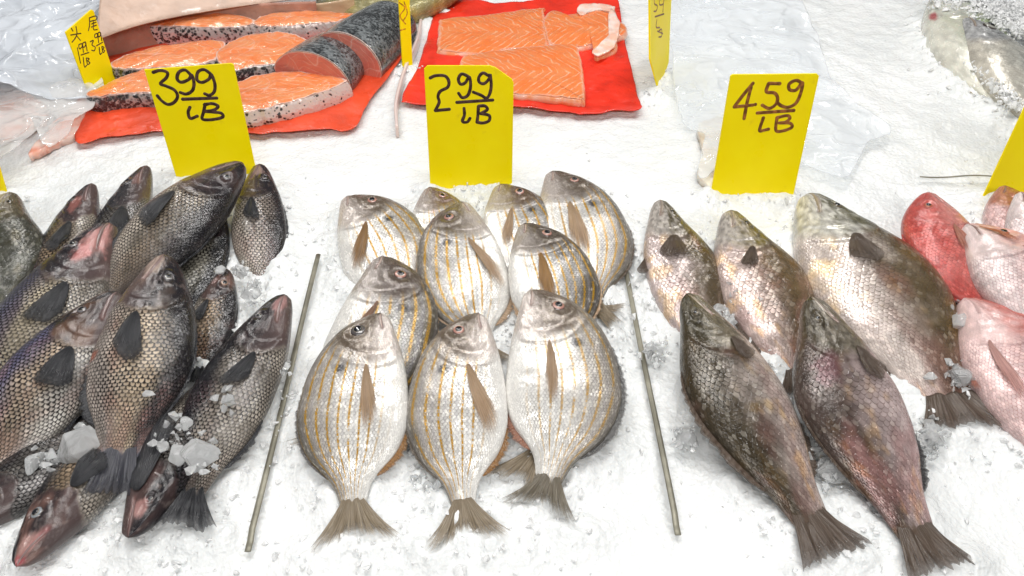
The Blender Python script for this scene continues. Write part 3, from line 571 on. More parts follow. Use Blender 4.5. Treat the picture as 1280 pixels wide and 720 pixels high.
sign('yellow sign reading 3.99 LB in front of the salmon steaks', [(180, 87), (289, 79), (292, 81), (322, 222), (222, 228)], ((222, 226), (322, 220)), 14, s399, width=4.0)
s299 = zm(500, 0, 4, [[(150, 390), (180, 378), (225, 380), (244, 406), (238, 436), (202, 456), (190, 482), (196, 510), (182, 542), (176, 553)], [(176, 553), (248, 546)],
  [(338, 380), (308, 370), (292, 395), (302, 420), (326, 414), (346, 384), (353, 430), (340, 475), (312, 488), (292, 465)],
  [(442, 378), (415, 365), (395, 385), (396, 410), (420, 418), (445, 395), (451, 373), (456, 430), (446, 475), (430, 490), (405, 476), (365, 460)],
  [(320, 540), (322, 575), (312, 606), (336, 610), (351, 590)], [(392, 530), (390, 570), (385, 612)], [(392, 530), (425, 530), (436, 548), (402, 568)], [(402, 568), (445, 577), (445, 603), (415, 615), (385, 611)]])
s299.append(dict(w=4.0, p=zm(500, 0, 4, [[(283, 512), (465, 500)]])[0]))
sign('yellow sign with one cut corner reading 2.99 LB before the fillets', [(530, 86), (534, 82), (612, 82), (619, 84), (640, 99), (642, 104), (640, 238), (538, 238)], ((538, 236), (640, 236)), 14, s299, width=4.0)
s459 = zm(870, 80, 4, [[(286, 95), (240, 150), (190, 215)], [(190, 215), (286, 205)], [(276, 115), (256, 190), (240, 274)], [(295, 202)],
  [(420, 98), (363, 97)], [(363, 97), (352, 138), (392, 145), (408, 170), (398, 202), (365, 222), (330, 205)],
  [(530, 95), (500, 82), (466, 100), (468, 128), (500, 130), (532, 93), (525, 140), (500, 195), (460, 216), (425, 208), (405, 190)],
  [(337, 268), (318, 330), (340, 331), (364, 325)], [(405, 268), (400, 332), (440, 333), (479, 316), (470, 296), (420, 295)], [(405, 268), (455, 258), (469, 270), (450, 289), (415, 295)]])
s459.append(dict(w=4.4, p=zm(870, 80, 4, [[(305, 245), (490, 232)]])[0]))
sign('leaning yellow sign reading 4.59 LB in front of the clear bag', [(913, 95), (916, 93), (1021, 92), (1024, 95), (991, 248), (888, 245)], ((888, 243), (991, 246)), 14, s459, 'ink_faded', width=4.2)
z3 = 3.6
ssm = [[(x / z3, y / z3) for x, y in s] for s in [
  [(318, 158), (364, 150)], [(342, 120), (346, 150), (338, 172), (324, 190)], [(344, 160), (362, 182)], [(320, 126), (328, 140)],
  [(402, 80), (432, 72), (433, 88), (406, 96)], [(402, 80), (403, 110), (398, 138)], [(412, 108), (432, 100)], [(410, 122), (434, 113)], [(420, 98), (421, 132), (438, 133)],
  [(348, 215), (362, 284)], [(368, 196), (355, 202), (358, 220), (369, 210), (369, 198), (376, 236)], [(384, 188), (372, 196), (376, 213), (385, 204), (385, 190), (392, 230)], [(364, 248), (400, 236)],
  [(374, 258), (380, 300), (390, 294)], [(388, 262), (394, 290), (404, 282), (395, 274), (401, 264), (389, 261)],
  [(406, 188), (420, 182), (414, 202), (428, 212), (424, 228), (412, 226)], [(437, 150), (426, 156), (428, 170), (438, 164), (438, 152), (444, 192)], [(450, 144), (441, 150), (444, 166), (452, 158), (452, 146), (458, 184)], [(434, 206), (462, 190)],
  [(446, 212), (450, 244), (458, 238)], [(458, 210), (463, 236), (471, 228), (463, 222), (468, 213), (459, 209)]]]
sign('small tilted yellow sign with two columns of handwriting beside the plastic bag', [(82, 40), (114, 12), (117, 13), (145, 100), (112, 120)], ((112, 118), (144, 99)), 8, ssm, width=1.35, zb=.02)
sign('narrow yellow sign seen edge-on, between salmon steaks and fillets', [(496, -40), (510, -44), (516, 86), (504, 90)], ((504, 90), (516, 86)), 12, [[(499, 3), (506, 10), (500, 20), (507, 30)], [(505, 2), (509, 16), (504, 26)], [(500, 38), (507, 36)]], 'ink_light', width=1.6)
s5 = [[(800 + x / 2.667, y / 2.667) for x, y in s] for s in [[(62, -14), (50, -6), (48, 12), (58, 20), (54, 36), (46, 38)], [(80, -10), (66, 0), (66, 16), (78, 12), (80, -8), (76, 40)], [(50, 56), (80, 46)], [(56, 66), (54, 90), (66, 92)], [(62, 104), (72, 98), (72, 120), (62, 124)], [(58, 104), (76, 112)]]]
sign('narrow yellow sign turned sideways with handwriting, right of the red paper', [(812, -60), (842, -64), (836, 78), (824, 114), (813, 74)], ((818, 116), (832, 96)), 12, s5, 'ink_faded', width=2.0)
sign('yellow sign cut off by the right edge, above the snappers', [(1284, 128), (1390, 120), (1345, 246), (1228, 248)], ((1228, 247), (1340, 244)), 14)
sign('yellow sign sliver at the left edge behind the olive fish', [(-90, 130), (-2, 205), (10, 246), (-80, 250)], ((-80, 248), (10, 244)), 14)

# ------------------------------------------------------------------ flat shapes: salmon, paper, plastic
def radial(outline, zf, nring=22, nb=180, noise=None, smooth_closed=True, centre=None):
    o = catmull(outline, nb, True) if smooth_closed else None
    if not smooth_closed:
        q = np.array(outline + [outline[0]], float); cl = np.concatenate([[0], np.cumsum(np.linalg.norm(np.diff(q, axis=0), axis=1))]); t = np.linspace(0, cl[-1], nb, endpoint=False)
        o = np.stack([np.interp(t, cl, q[:, 0]), np.interp(t, cl, q[:, 1])], -1)
    return o
def slab(root, top_name, side_name, outline, ztop, zbot, mtop, mside, dome=.004, flare=(0, 0), seed=0, nb=160, nr=24, rough=.0022, rnd_edge=.12):
    o = catmull(outline, nb, True); o = o + np.stack([fbm(np.arange(nb) * .35, np.zeros(nb), seed + 50, 3), fbm(np.arange(nb) * .35, np.zeros(nb), seed + 60, 3)], -1) * 1.3 * np.minimum(1, np.minimum(np.arange(nb), nb - np.arange(nb)) / 8)[:, None]
    W = np.array([P(x, y, ztop) for x, y in o]); cen = W.mean(0)
    r = np.linspace(0, 1, nr); V = cen + (W - cen)[None] * r[:, None, None]
    V[..., 2] += dome * (1 - r ** 4)[:, None] + rough * fbm(V[..., 0] * 60, V[..., 1] * 60, seed)
    ang = np.linspace(0, 2 * math.pi, nb, endpoint=False)
    X = V[..., 0] - cen[0]; Y = V[..., 1] - cen[1]
    f = grid_faces(nr, nb, True)
    if np.cross((W[1] - cen)[:2], (W[2] - cen)[:2]) > 0: f = f
    loc = np.array(root.location)
    uv = np.stack([X, Y], -1)
    t = mesh_obj(top_name, V.reshape(-1, 3) - loc, f, mtop, root, uv=uv.reshape(-1, 2), floats={'rad': np.broadcast_to(r[:, None], (nr, nb))})
    ns = 14; h = np.linspace(0, 1, ns)[:, None]; nrmv = W - cen; nrmv[:, 2] = 0; nrmv /= np.linalg.norm(nrmv, axis=1, keepdims=True)
    bul = np.sin(math.pi * np.clip(h * 1.0, 0, 1)) * .0035 - .0012 * (h < .01)
    S = W[None] + nrmv[None] * bul[..., None]; S[..., 2] = ztop - .0004 + (zbot - ztop) * h + .0006 * fbm(S[..., 0] * 80, S[..., 1] * 80, seed + 4) * (h > 0)
    S[..., 0] += flare[0] * h; S[..., 1] += flare[1] * h
    per = np.concatenate([[0], np.cumsum(np.linalg.norm(np.diff(W, axis=0), axis=1))])
    uvs = np.stack(np.broadcast_arrays(per[None], h * (ztop - zbot)), -1)
    s = mesh_obj(side_name, S.reshape(-1, 3) - loc, grid_faces(ns, nb, True), mside, root, uv=uvs.reshape(-1, 2), floats={'h': np.broadcast_to(h, (ns, nb))})
    return root
def flesh_mat(name, c1, c2, line, mode):
    t = NT(name); uv = t.n('ShaderNodeUVMap').outputs[0]; sp = t.n('ShaderNodeSeparateXYZ', {0: uv}); rad = t.n('ShaderNodeAttribute', attribute_name='rad').outputs['Fac']
    n = t.noise(uv, 28.0, 3.0); base = t.mix(t.mr(n, .3, .7), c1, c2)
    if mode == 'steak':
        ph = t.math('ADD', t.math('MULTIPLY', rad, 30.0), t.math('MULTIPLY', t.noise(uv, 22.0, 1.5), 26.0))
    else:
        ph = t.math('ADD', t.math('MULTIPLY', sp.outputs[0], 420.0), t.math('MULTIPLY', t.math('ABSOLUTE', t.math('SUBTRACT', t.math('ADD', sp.outputs[1], t.math('MULTIPLY', n, .02)), .006)), 330.0)); ph = t.math('ADD', ph, t.math('MULTIPLY', t.noise(uv, 30.0, 1.0), 9.0))
    ln = t.mr(t.math('SINE', ph), .62, .98); brk = t.mr(t.noise(uv, 45.0, 2.0), .38, .6)
    c = t.mix(t.math('MULTIPLY', t.math('MULTIPLY', ln, brk), .45 if mode == 'steak' else .55), base, line)
    if mode == 'steak':
        mem = t.mr(t.math('ABSOLUTE', t.math('SUBTRACT', t.noise(uv, 16.0, 1.0), .5)), .0, .011, 1.0, .0); c = t.mix(t.math('MULTIPLY', mem, .4), c, (.85, .62, .52))
    rim = t.mr(t.math('ADD', rad, t.math('MULTIPLY', t.math('SUBTRACT', t.noise(uv, 35.0, 3.0), .5), .12)), .945, .99)
    c = t.mix(t.math('MULTIPLY', rim, .9 if mode == 'steak' else .35), c, (.82, .60, .52))
    c = t.mix(.4, c, t.mix(t.noise(uv, 300.0, 3.0), (.6, .6, .6), (1, 1, 1)), 'MULTIPLY')
    b = t.bump(t.math('ADD', t.noise(uv, 130.0, 3.0), t.math('MULTIPLY', ln, .4)), .5, .0015)
    t.bsdf(Base_Color=c, Roughness=.3, Normal=b, Coat_Weight=.6, Coat_Roughness=.08, Coat_Normal=t.bump(t.noise(uv, 110.0, 3.0), .6, .002), Subsurface_Weight=.2, Subsurface_Radius=(.008, .003, .001))
    return t.m
M['steak'] = flesh_mat('salmon_steak_flesh', (.88, .225, .06), (.87, .31, .12), (.95, .60, .40), 'steak')
M['fillet'] = flesh_mat('salmon_fillet_flesh', (.88, .21, .045), (.86, .27, .09), (.95, .62, .42), 'fillet')
M['redcut'] = flesh_mat('salmon_tail_flesh', (.62, .16, .12), (.70, .22, .16), (.82, .42, .34), 'steak')
def skin_mat(name, dark, pale, lo, hi, amt):
    t = NT(name); uv = t.n('ShaderNodeUVMap').outputs[0]; sp = t.n('ShaderNodeSeparateXYZ', {0: uv})
    v = t.voro(uv, 190.0, 'F1', 1.0, '2D'); big = t.noise(uv, 9.0, 2.0); cr = t.n('ShaderNodeSeparateColor', {0: v.outputs['Color']}).outputs[0]
    k = t.mr(t.math('ADD', t.math('ADD', big, t.math('MULTIPLY', cr, .35)), t.math('MULTIPLY', v.outputs['Distance'], -.25)), lo, hi)
    c = t.mix(k, pale, dark); c = t.mix(t.math('MULTIPLY', t.mr(t.noise(uv, 260.0), .55, .75), .4), c, (.6, .6, .62))
    c = t.mix(t.mr(t.n('ShaderNodeAttribute', attribute_name='h').outputs['Fac'], .0, .09, 1.0, 0.0), c, (.82, .62, .56))
    t.bsdf(Base_Color=c, Roughness=.25, Metallic=.15, Normal=t.bump(t.math('ADD', v.outputs['Distance'], t.noise(uv, 120.0)), .5, .0012), Coat_Weight=.6, Coat_Roughness=.12)
    return t.m
M['skin_dark'] = skin_mat('salmon_skin_dark', (.025, .027, .032), (.42, .40, .40), .35, .6, 1)
M['skin_pale'] = skin_mat('salmon_skin_silver', (.035, .035, .035), (.70, .60, .57), .66, .74, 1)
M['skin_mix'] = skin_mat('salmon_skin_speckled', (.03, .03, .032), (.62, .54, .52), .5, .68, 1)
def lump_mat(name, c1, c2):
    t = NT(name); o = t.obj(); c = t.mix(t.mr(t.noise(o, 40.0, 4.0), .35, .65), c1, c2)
    t.bsdf(Base_Color=c, Roughness=.3, Normal=t.bump(t.noise(o, 90.0, 3.0), .4, .002), Coat_Weight=.5, Subsurface_Weight=.2, Subsurface_Radius=(.006, .003, .002)); return t.m
M['fillet_edge'] = lump_mat('fillet_pale_edge', (.84, .30, .12), (.84, .52, .42))
SKN = 'salmon steaks on red paper'
def steak(label, outline, zt, zb, skin, **k):
    r = empty('salmon_steak'); c = np.mean([P(x, y, zb) for x, y in outline], axis=0); r.location = tuple(c); tag(r, label, 'salmon steak', SKN)
    return slab(r, 'flesh', 'skin', outline, zt, zb, M['steak'], M[skin], **k)
steak('rear left salmon steak with silver speckled skin facing front', [(176, 25), (200, 15), (240, 11), (290, 17), (318, 25), (308, 32), (270, 34), (220, 33), (186, 31)], .045, .008, 'skin_mix', seed=1)
steak('rear right salmon steak, mostly white edged, behind the round tail cuts', [(316, 27), (342, 17), (398, 14), (444, 18), (420, 26), (370, 31), (330, 33)], .045, .012, 'skin_pale', seed=2)
steak('left salmon steak of middle row beside the small sign', [(138, 80), (160, 68), (200, 58), (245, 51), (280, 52), (274, 70), (250, 80), (190, 84), (152, 86)], .040, .008, 'skin_dark', seed=3)
steak('rounded salmon steak with dark thin skin in the middle of the heap', [(270, 70), (280, 57), (310, 44), (345, 40), (376, 46), (388, 58), (378, 70), (352, 77), (312, 83), (284, 87)], .042, .010, 'skin_dark', seed=4)
steak('front left salmon steak with black scaly skin, left of the 3.99 sign', [(108, 117), (130, 106), (160, 93), (195, 83), (232, 84), (246, 96), (232, 112), (190, 115), (150, 117), (118, 121)], .036, .004, 'skin_dark', seed=5)
steak('largest salmon steak with pale silver skin, right of the 3.99 sign', [(262, 122), (292, 104), (330, 93), (375, 90), (418, 95), (433, 101), (420, 108), (396, 117), (360, 128), (330, 135), (296, 141), (268, 138)], .038, .004, 'skin_pale', seed=6, flare=(.006, .0))
def tail_cut(label, c_px, z, a, b, axis_px, length, tilt=0):
    c = P(*c_px, z); ax = P(*axis_px, z) - c; ax[2] = 0; ax /= np.linalg.norm(ax); side = np.cross(ax, np.array([0, 0, 1.])); upv = np.array([0, 0, 1.])
    r = empty('salmon_tail_piece'); r.location = (c[0], c[1], 0); loc = np.array(r.location); tag(r, label, 'salmon piece', 'round cut salmon tail pieces')
    nt, ns = 72, 30; th = np.linspace(0, 2 * math.pi, nt, endpoint=False); s = np.linspace(0, 1, ns)
    prof = (1 - .22 * s ** 1.6)[:, None]
    ring = side * (a * np.cos(th))[:, None] + upv * (b * np.sin(th))[:, None]
    V = c + ax * (s * length)[:, None, None] + ring[None] * prof[..., None]
    uv = np.stack(np.broadcast_arrays(th[None] * (a + b) / 2, (s * length)[:, None] + .0), -1)
    V2 = np.concatenate([V, (V[-1:] * .6 + V[-1].mean(0) * .4), V[-1:] * 0 + V[-1].mean(0)]); uv2 = np.concatenate([uv, uv[-1:], uv[-1:]])
    mesh_obj('skin', V2.reshape(-1, 3) - loc, grid_faces(ns + 2, nt, True)[:, ::-1], M['skin_back'], r, uv=uv2.reshape(-1, 2), floats={'h': np.broadcast_to(np.concatenate([s * 4, [4, 4]])[:, None], (ns + 2, nt))})
    nr = 20; q = np.linspace(0, .995, nr); Fv = c + ring[None] * q[:, None, None] - ax * (.001 + .004 * (1 - q ** 2))[:, None, None]
    uvf = np.stack([(a * np.cos(th))[None] * q[:, None], (b * np.sin(th))[None] * q[:, None]], -1)
    mesh_obj('flesh', Fv.reshape(-1, 3) - loc, grid_faces(nr, nt, True), M['redcut'], r, uv=uvf.reshape(-1, 2), floats={'rad': np.broadcast_to(q[:, None], (nr, nt))})
M['skin_back'] = skin_mat('salmon_back_skin', (.020, .024, .026), (.22, .24, .25), .22, .72, 1)
tail_cut('rear round cut salmon tail with dark scaly skin, touching the edge-on sign', (432, 80), .022, .070, .058, (478, 40), .17)
tail_cut('front round cut salmon tail with pinkish cut face behind largest steak', (390, 102), .020, .072, .054, (432, 62), .11)
FG = 'salmon fillets on the red paper'
def fillet(label, outline, zt, zb, **k):
    r = empty('salmon_fillet'); c = np.mean([P(x, y, zb) for x, y in outline], axis=0); r.location = tuple(c); tag(r, label, 'salmon fillet', FG)
    return slab(r, 'flesh', 'edge', outline, zt, zb, M['fillet'], M['fillet_edge'], rough=.0015, **k)
fillet('left fillet of the rear pair with white pin bone line', [(550, 28), (556, 24), (612, 18), (674, 10), (679, 14), (681, 35), (684, 56), (678, 60), (640, 60), (604, 67), (556, 63), (548, 60), (549, 44)], .018, .005, seed=11)
torn = fillet('torn crumpled piece of salmon with white skin at right of the paper', [(680, 24), (692, 13), (706, 18), (722, 16), (724, 8), (746, 7), (766, 9), (771, 24), (783, 34), (779, 44), (771, 46), (768, 60), (748, 69), (742, 66), (744, 56), (724, 58), (712, 60), (690, 56), (683, 44)], .020, .005, seed=12, dome=.006)
def pale_strip(name, outline, zt, seed):
    q = polysheet(name, outline, lambda x, y: zt, M['fillet_skin'], .004, 40, seed, thick=.003, nb=80, nr=12); q.data.transform(__import__('mathutils').Matrix.Translation(-torn.location)); q.parent = torn
M['fillet_skin'] = lump_mat('fillet_white_skin', (.84, .50, .38), (.86, .72, .66))
fillet('large front fillet with chevron lines partly behind the 2.99 sign', [(577, 74), (600, 66), (650, 60), (714, 54), (722, 60), (727, 88), (730, 120), (724, 124), (690, 120), (640, 116), (600, 112), (580, 104)], .022, .006, seed=13)

def polysheet(name, outline, zf, mat, amp, freq, seed, thick=.0008, nb=200, nr=44, smooth=True, parent=None):
    o = catmull(outline, nb, True) if smooth else radial(outline, None, nb=nb, smooth_closed=False)
    k_ = np.arange(nb); o = o + np.stack([fbm(k_ * .22, k_ * 0., seed + 50, 3), fbm(k_ * .22, k_ * 0., seed + 60, 3)], -1) * 2.2 * np.minimum(1, np.minimum(k_, nb - k_) / 8)[:, None]
    z0 = np.array([zf(x, y) for x, y in o]); W = np.array([P(x, y, z) for (x, y), z in zip(o, z0)]); cpx = o.mean(0); cen = P(*cpx, zf(*cpx))
    r = np.linspace(0.0, 1, nr)[:, None, None]; px = cpx + (o - cpx)[None] * r
    V = np.array([[P(x, y, zf(x, y)) for x, y in row] for row in px])
    n = fbm(V[..., 0] * freq, V[..., 1] * freq, seed, 4); rid = 1 - np.abs(fbm(V[..., 0] * freq * .8 + 5, V[..., 1] * freq * .8, seed + 9, 3)) * 2
    V[..., 2] += amp * (n * .6 + rid * .5)
    G = np.concatenate([V, V[:, :1]], 1)  # closed seam
    nu, nv = V.shape[:2]; A = V.reshape(-1, 3); B = A - np.array([0, 0, thick]); f = grid_faces(nu, nv, True); N = nu * nv
    k = np.arange(nv); k2 = (k + 1) % nv; b = (nu - 1) * nv
    side = np.stack([b + k, b + k2, b + k2 + N, b + k + N], -1)
    uv = np.stack([V[..., 0], V[..., 1]], -1).reshape(-1, 2)
    return mesh_obj(name, np.vstack([A, B]), np.vstack([f, f[:, ::-1] + N, side]), mat, parent, uv=np.vstack([uv, uv]))
def paper_mat(name, col):
    t = NT(name); o = t.obj(); c = t.mix(t.mr(t.noise(o, 18.0, 3.0), .3, .7), col, tuple(q * .72 for q in col))
    wet = t.mr(t.noise(o, 30.0, 2.0), .5, .7)
    t.bsdf(Base_Color=c, Roughness=t.math('MULTIPLY_ADD', wet, -.25, .5), Normal=t.bump(t.math('ADD', t.noise(o, 55.0, 4.0), t.math('MULTIPLY', t.math('ABSOLUTE', t.math('SUBTRACT', t.noise(o, 20.0, 2.0), .5)), 3.0)), .6, .004), Coat_Weight=t.math('MULTIPLY', wet, .7), Coat_Roughness=.1); return t.m
M['red_paper'] = paper_mat('red_butcher_paper', (.84, .030, .008)); M['red_paper2'] = paper_mat('orange_red_paper', (.84, .075, .020)); M['pink_paper'] = paper_mat('pinkish_board', (.50, .25, .18)); M['pink_light'] = paper_mat('pale_pink_board', (.66, .47, .37)); M['tan'] = paper_mat('tan_board', (.62, .42, .25))
tag(polysheet('red_paper', [(578, -2), (546, 12), (534, 50), (518, 96), (503, 124), (512, 130), (570, 133), (640, 134), (700, 140), (736, 143), (770, 138), (800, 136), (799, 124), (788, 84), (778, 40), (770, -2), (740, -8), (690, -2), (640, 6), (605, 4)], lambda x, y: .009, M['red_paper'], .007, 16, 3), 'square sheet of bright red paper under the salmon fillets', 'paper')
tag(polysheet('red_paper', [(100, 120), (98, 150), (96, 179), (130, 174), (200, 163), (260, 164), (330, 168), (400, 163), (440, 161), (462, 128), (496, 82), (506, 50), (420, 30), (300, 30), (180, 44), (130, 80)], lambda x, y: .008, M['red_paper2'], .006, 16, 5), 'orange red paper lying under the salmon steaks', 'paper')

pale_strip('skin_edge', [(764, 12), (774, 28), (773, 46), (766, 60), (748, 69), (741, 64), (757, 54), (764, 38), (761, 22)], .026, 41)
pale_strip('skin_edge', [(721, 14), (728, 7), (748, 5), (768, 8), (764, 15), (744, 13), (728, 19)], .026, 42)
# pinkish board of the tray behind the steaks: an upright strip with a folded flap
def upright(name, px_line, h, mat, lean, seed, parent, thick=.002, amp=.003):
    q = catmull(px_line, 60); b = np.array([P(x, y, .0) for x, y in q]); r = np.linspace(0, 1, 14); up = np.array([0, math.sin(R(lean)), math.cos(R(lean))])
    G = b[:, None] + up * (r * h)[None, :, None]; G[..., 1] += amp * fbm(G[..., 0] * 12, G[..., 2] * 12, seed)
    return sheet(name, G, mat, parent, thick)
r = empty('tray_board'); tag(r, 'pinkish board wall with pale folded flap behind the steaks', 'board')
upright('wall', [(128, 80), (180, 66), (260, 52), (345, 46), (400, 44)], .062, M['pink_paper'], 10, 3, r)
G0 = [P(x, y, .061) for x, y in [(120, 50), (180, 30), (260, 14), (345, 2), (400, -4)]]
q = np.array(G0); q = catmull(q, 60); rr = np.linspace(0, 1, 12); G = q[:, None] + np.array([-.03, .16, .055]) * rr[None, :, None]
sheet('flap', G, M['pink_light'], r, .002)
tag(upright('board_corner', [(384, 38), (412, 36), (446, 30)], .05, M['tan'], 6, 4, None), 'tan board corner behind the salmon at the top', 'board')

# clear plastic
def film_mat(name, tint, opac, rough=.12, bd=.02):
    t = NT(name); o = t.obj(); big = t.noise(o, 7.0, 2.0, .5)
    dis = t.n('ShaderNodeVectorMath', {0: o, 1: t.n('ShaderNodeVectorMath', {0: t.n('ShaderNodeTexNoise', {'Vector': o, 'Scale': 9.0}).outputs[1], 1: (.09, .09, .09)}, operation='MULTIPLY').outputs[0]}, operation='ADD').outputs[0]
    v = t.voro(dis, 13.0, 'F1', 1.0); v2 = t.voro(dis, 34.0, 'F1', 1.0); crease = t.mr(t.math('ABSOLUTE', t.math('SUBTRACT', t.noise(dis, 12.0, 2.0), .5)), 0, .05, 1, 0)
    h = t.math('ADD', t.math('ADD', v.outputs['Distance'], t.math('MULTIPLY', v2.outputs['Distance'], .3)), t.math('MULTIPLY', crease, .12))
    b = t.bump(h, 1.0, bd)
    p = t.n('ShaderNodeBsdfPrincipled', {'Base Color': tint, 'Roughness': rough, 'Normal': b, 'Specular IOR Level': 1.0})
    tr = t.n('ShaderNodeBsdfTransparent', {0: (.97, .98, .99)})
    lw = t.n('ShaderNodeLayerWeight', {0: .3, 1: b}).outputs['Facing']
    fac = t.math('MULTIPLY_ADD', lw, .55, t.mr(big, .3, .7, opac * .4, opac * 1.5), clamp=True)
    m = t.n('ShaderNodeMixShader', {0: fac, 1: tr.outputs[0], 2: p.outputs[0]}); t.t.links.new(m.outputs[0], t.out.inputs[0]); return t.m
M['film_blue'] = film_mat('plastic_bag_bluish', (.80, .84, .90), .40, .12, .016); M['film_clear'] = film_mat('plastic_bag_clear', (.90, .92, .94), .16, .08, .012); M['film_pink'] = film_mat('plastic_bag_over_pink', (.88, .86, .84), .22, .08, .016)
tag(polysheet('plastic_bag', [(-120, -60), (60, -70), (222, -30), (200, 6), (130, 26), (118, 60), (122, 104), (70, 112), (0, 116), (-90, 120)], lambda x, y: .05, M['film_blue'], .045, 7, 21, nr=70, nb=260), 'big crumpled bluish plastic bag at top left corner', 'plastic bag')
tag(polysheet('plastic_bag', [(-80, 108), (0, 96), (60, 96), (112, 108), (122, 122), (100, 150), (84, 172), (60, 184), (52, 172), (60, 150), (36, 176), (0, 200), (-80, 210)], lambda x, y: .028, M['film_pink'], .016, 11, 22, nr=60, nb=240), 'clear plastic bag over pink fish pieces, left of the front steak', 'plastic bag')
tag(polysheet('plastic_bag', [(836, -30), (960, -40), (1010, 20), (1040, 100), (1085, 140), (1112, 166), (1085, 178), (1070, 208), (1050, 222), (1000, 200), (930, 190), (880, 224), (872, 210), (880, 170), (860, 160), (846, 120), (838, 60)], lambda x, y: .020, M['film_clear'], .022, 9, 23, nr=70, nb=260), 'clear plastic bag crumpled on the ice behind the 4.59 sign', 'plastic bag')
M['pink_meat'] = lump_mat('pink_fish_meat', (.78, .30, .20), (.84, .62, .54))
M['tan_meat'] = lump_mat('tan_fish_meat', (.62, .50, .36), (.80, .74, .64))
def lump(name, label, cat, outline, zt, mat, seed, amp=.012):
    return tag(polysheet(name, outline, lambda x, y: zt, mat, amp, 20, seed, thick=.012, nr=30, nb=120), label, cat)
lump('fish_piece', 'pink fish piece wrapped under the clear bag at left edge', 'fish piece', [(-40, 120), (0, 112), (30, 118), (56, 132), (52, 150), (24, 166), (-40, 176)], .012, M['pink_meat'], 31)
lump('fish_piece', 'thin pink fish tail sticking out below the clear bag', 'fish piece', [(36, 194), (52, 172), (74, 148), (100, 128), (112, 124), (108, 140), (94, 164), (70, 178), (50, 188)], .010, M['pink_meat'], 32, .005)
lump('fish_piece', 'tan fish piece in plastic showing at the left of the 4.59 sign', 'fish piece', [(872, 160), (890, 148), (920, 152), (930, 190), (900, 230), (884, 232), (872, 214), (880, 190)], .010, M['tan_meat'], 33, .005)
lump('fish_piece', 'grey blue fish piece inside the big bluish bag', 'fish piece', [(-30, 90), (20, 70), (60, 48), (92, 44), (86, 64), (50, 84), (0, 104)], .020, simple('grey_fish_meat', (.20, .23, .28), .4), 34)

# divider rods
ROD_R = .0031; RODS = []
def rod(name, label, p0, p1, rad, mat, z=.007, cat='divider rod', grp='thin divider rods between the bins', seed=0):
    a, b = P(*p0, z), P(*p1, z); n = 40; RODS.append((a, b)); t = np.linspace(0, 1, n); path = a + (b - a) * t[:, None]; path[:, 2] += .0015 * np.sin(t * 7 + seed) - .003 * (t > .97) ; r_ = np.full(n, rad); path = np.vstack([path[:1], path, path[-1:]]); r_ = np.full(n + 2, rad); r_[0] = r_[-1] = 1e-5
    v, f = tube_verts(path, r_, np.array([0, 0, 1.]), .4, 10)
    return tag(mesh_obj(name, v, f, mat), label, cat, grp)
def rod_mat():
    t = NT('dull_steel_rod'); o = t.obj(); c = t.mix(t.mr(t.noise(o, 30.0, 4.0), .35, .65), (.27, .255, .20), (.15, .14, .105)); t.bsdf(Base_Color=c, Roughness=.42, Metallic=.35, Normal=t.bump(t.noise(o, 200.0), .2, .001)); return t.m
M['rod'] = rod_mat()
rod('divider_rod', 'dull grey divider rod between the black bass and porgies', (398, 318), (309, 688), ROD_R, M['rod'], .0075)
rod('divider_rod', 'dull grey divider rod between the porgies and grey fish', (777, 312), (848, 667), ROD_R, M['rod'], .0075, seed=2)
rod('divider_rod', 'thin tan divider rod lying sideways left of the cut-off sign', (1150, 221), (1246, 220), .0016, M['rod'], .008, seed=3)
q = catmull([(528, 26), (522, 60), (506, 100), (496, 140), (497, 172)], 40); b = np.array([P(x, y, .0) for x, y in q]); G = b[:, None] + np.array([0, .004, .018]) * np.linspace(0, 1, 6)[None, :, None]
t_ = NT('frosted_plastic'); t_.bsdf(Base_Color=(.82, .66, .62), Roughness=.3, Transmission_Weight=.2); M['frost'] = t_.m
tag(sheet('plastic_divider', G, M['frost'], None, .005), 'curved strip of frosted plastic between steaks and fillets', 'plastic strip')

# ------------------------------------------------------------------ ice
def ice_mat():
    t = NT('crushed_ice'); o = t.obj(); v = t.voro(o, 150.0, 'F1', 1.0); v2 = t.voro(o, 330.0, 'F1', 1.0); n = t.noise(o, 40.0, 4.0, .6); n3 = t.noise(o, 6.0, 3.0)
    h = t.math('ADD', t.math('ADD', t.math('MULTIPLY', v.outputs['Distance'], .8), t.math('MULTIPLY', v2.outputs['Distance'], .35)), t.math('MULTIPLY', n, .8))
    c = t.mix(t.mr(n3, .35, .65), (.74, .755, .755), (.81, .82, .82))
    b = t.bump(h, .45, .0032)
    t.bsdf(Base_Color=c, Roughness=.24, Normal=b, Subsurface_Weight=.5, Subsurface_Radius=(.010, .011, .012), Specular_IOR_Level=.35)
    return t.m
M['ice'] = ice_mat()
nx, ny = 560, 620
gx = np.linspace(-1.5, 1.5, nx); ty = np.linspace(0, 1, ny); gy = .18 + 2.3 * ty ** 1.25
gx = 1.5 * np.sign(gx) * np.abs(gx / 1.5) ** 1.25
X, Y = np.meshgrid(gx, gy, indexing='xy')
Z = .005 * fbm(X * 9, Y * 9, 1, 3) + .0035 * fbm(X * 45, Y * 45, 2, 3) + .0016 * fbm(X * 160, Y * 160, 3, 2) - .002
FT = np.array(FOOT); dmin = np.full(X.shape, 9.0); zn = np.zeros(X.shape)
vis = (np.abs(X) < 1.2) & (Y < 1.75); xy = np.stack([X[vis], Y[vis]], -1); best = np.full(len(xy), 9.0)
for i in range(0, len(FT), 40):
    d = np.hypot(xy[:, 0, None] - FT[None, i:i + 40, 0], xy[:, 1, None] - FT[None, i:i + 40, 1]).min(1); best = np.minimum(best, d)
dmin[vis] = best
mound = np.exp(-(dmin / .024) ** 2) * (.008 + .009 * vnoise(X * 60, Y * 60, 7) + .004 * fbm(X * 130, Y * 130, 8, 2))
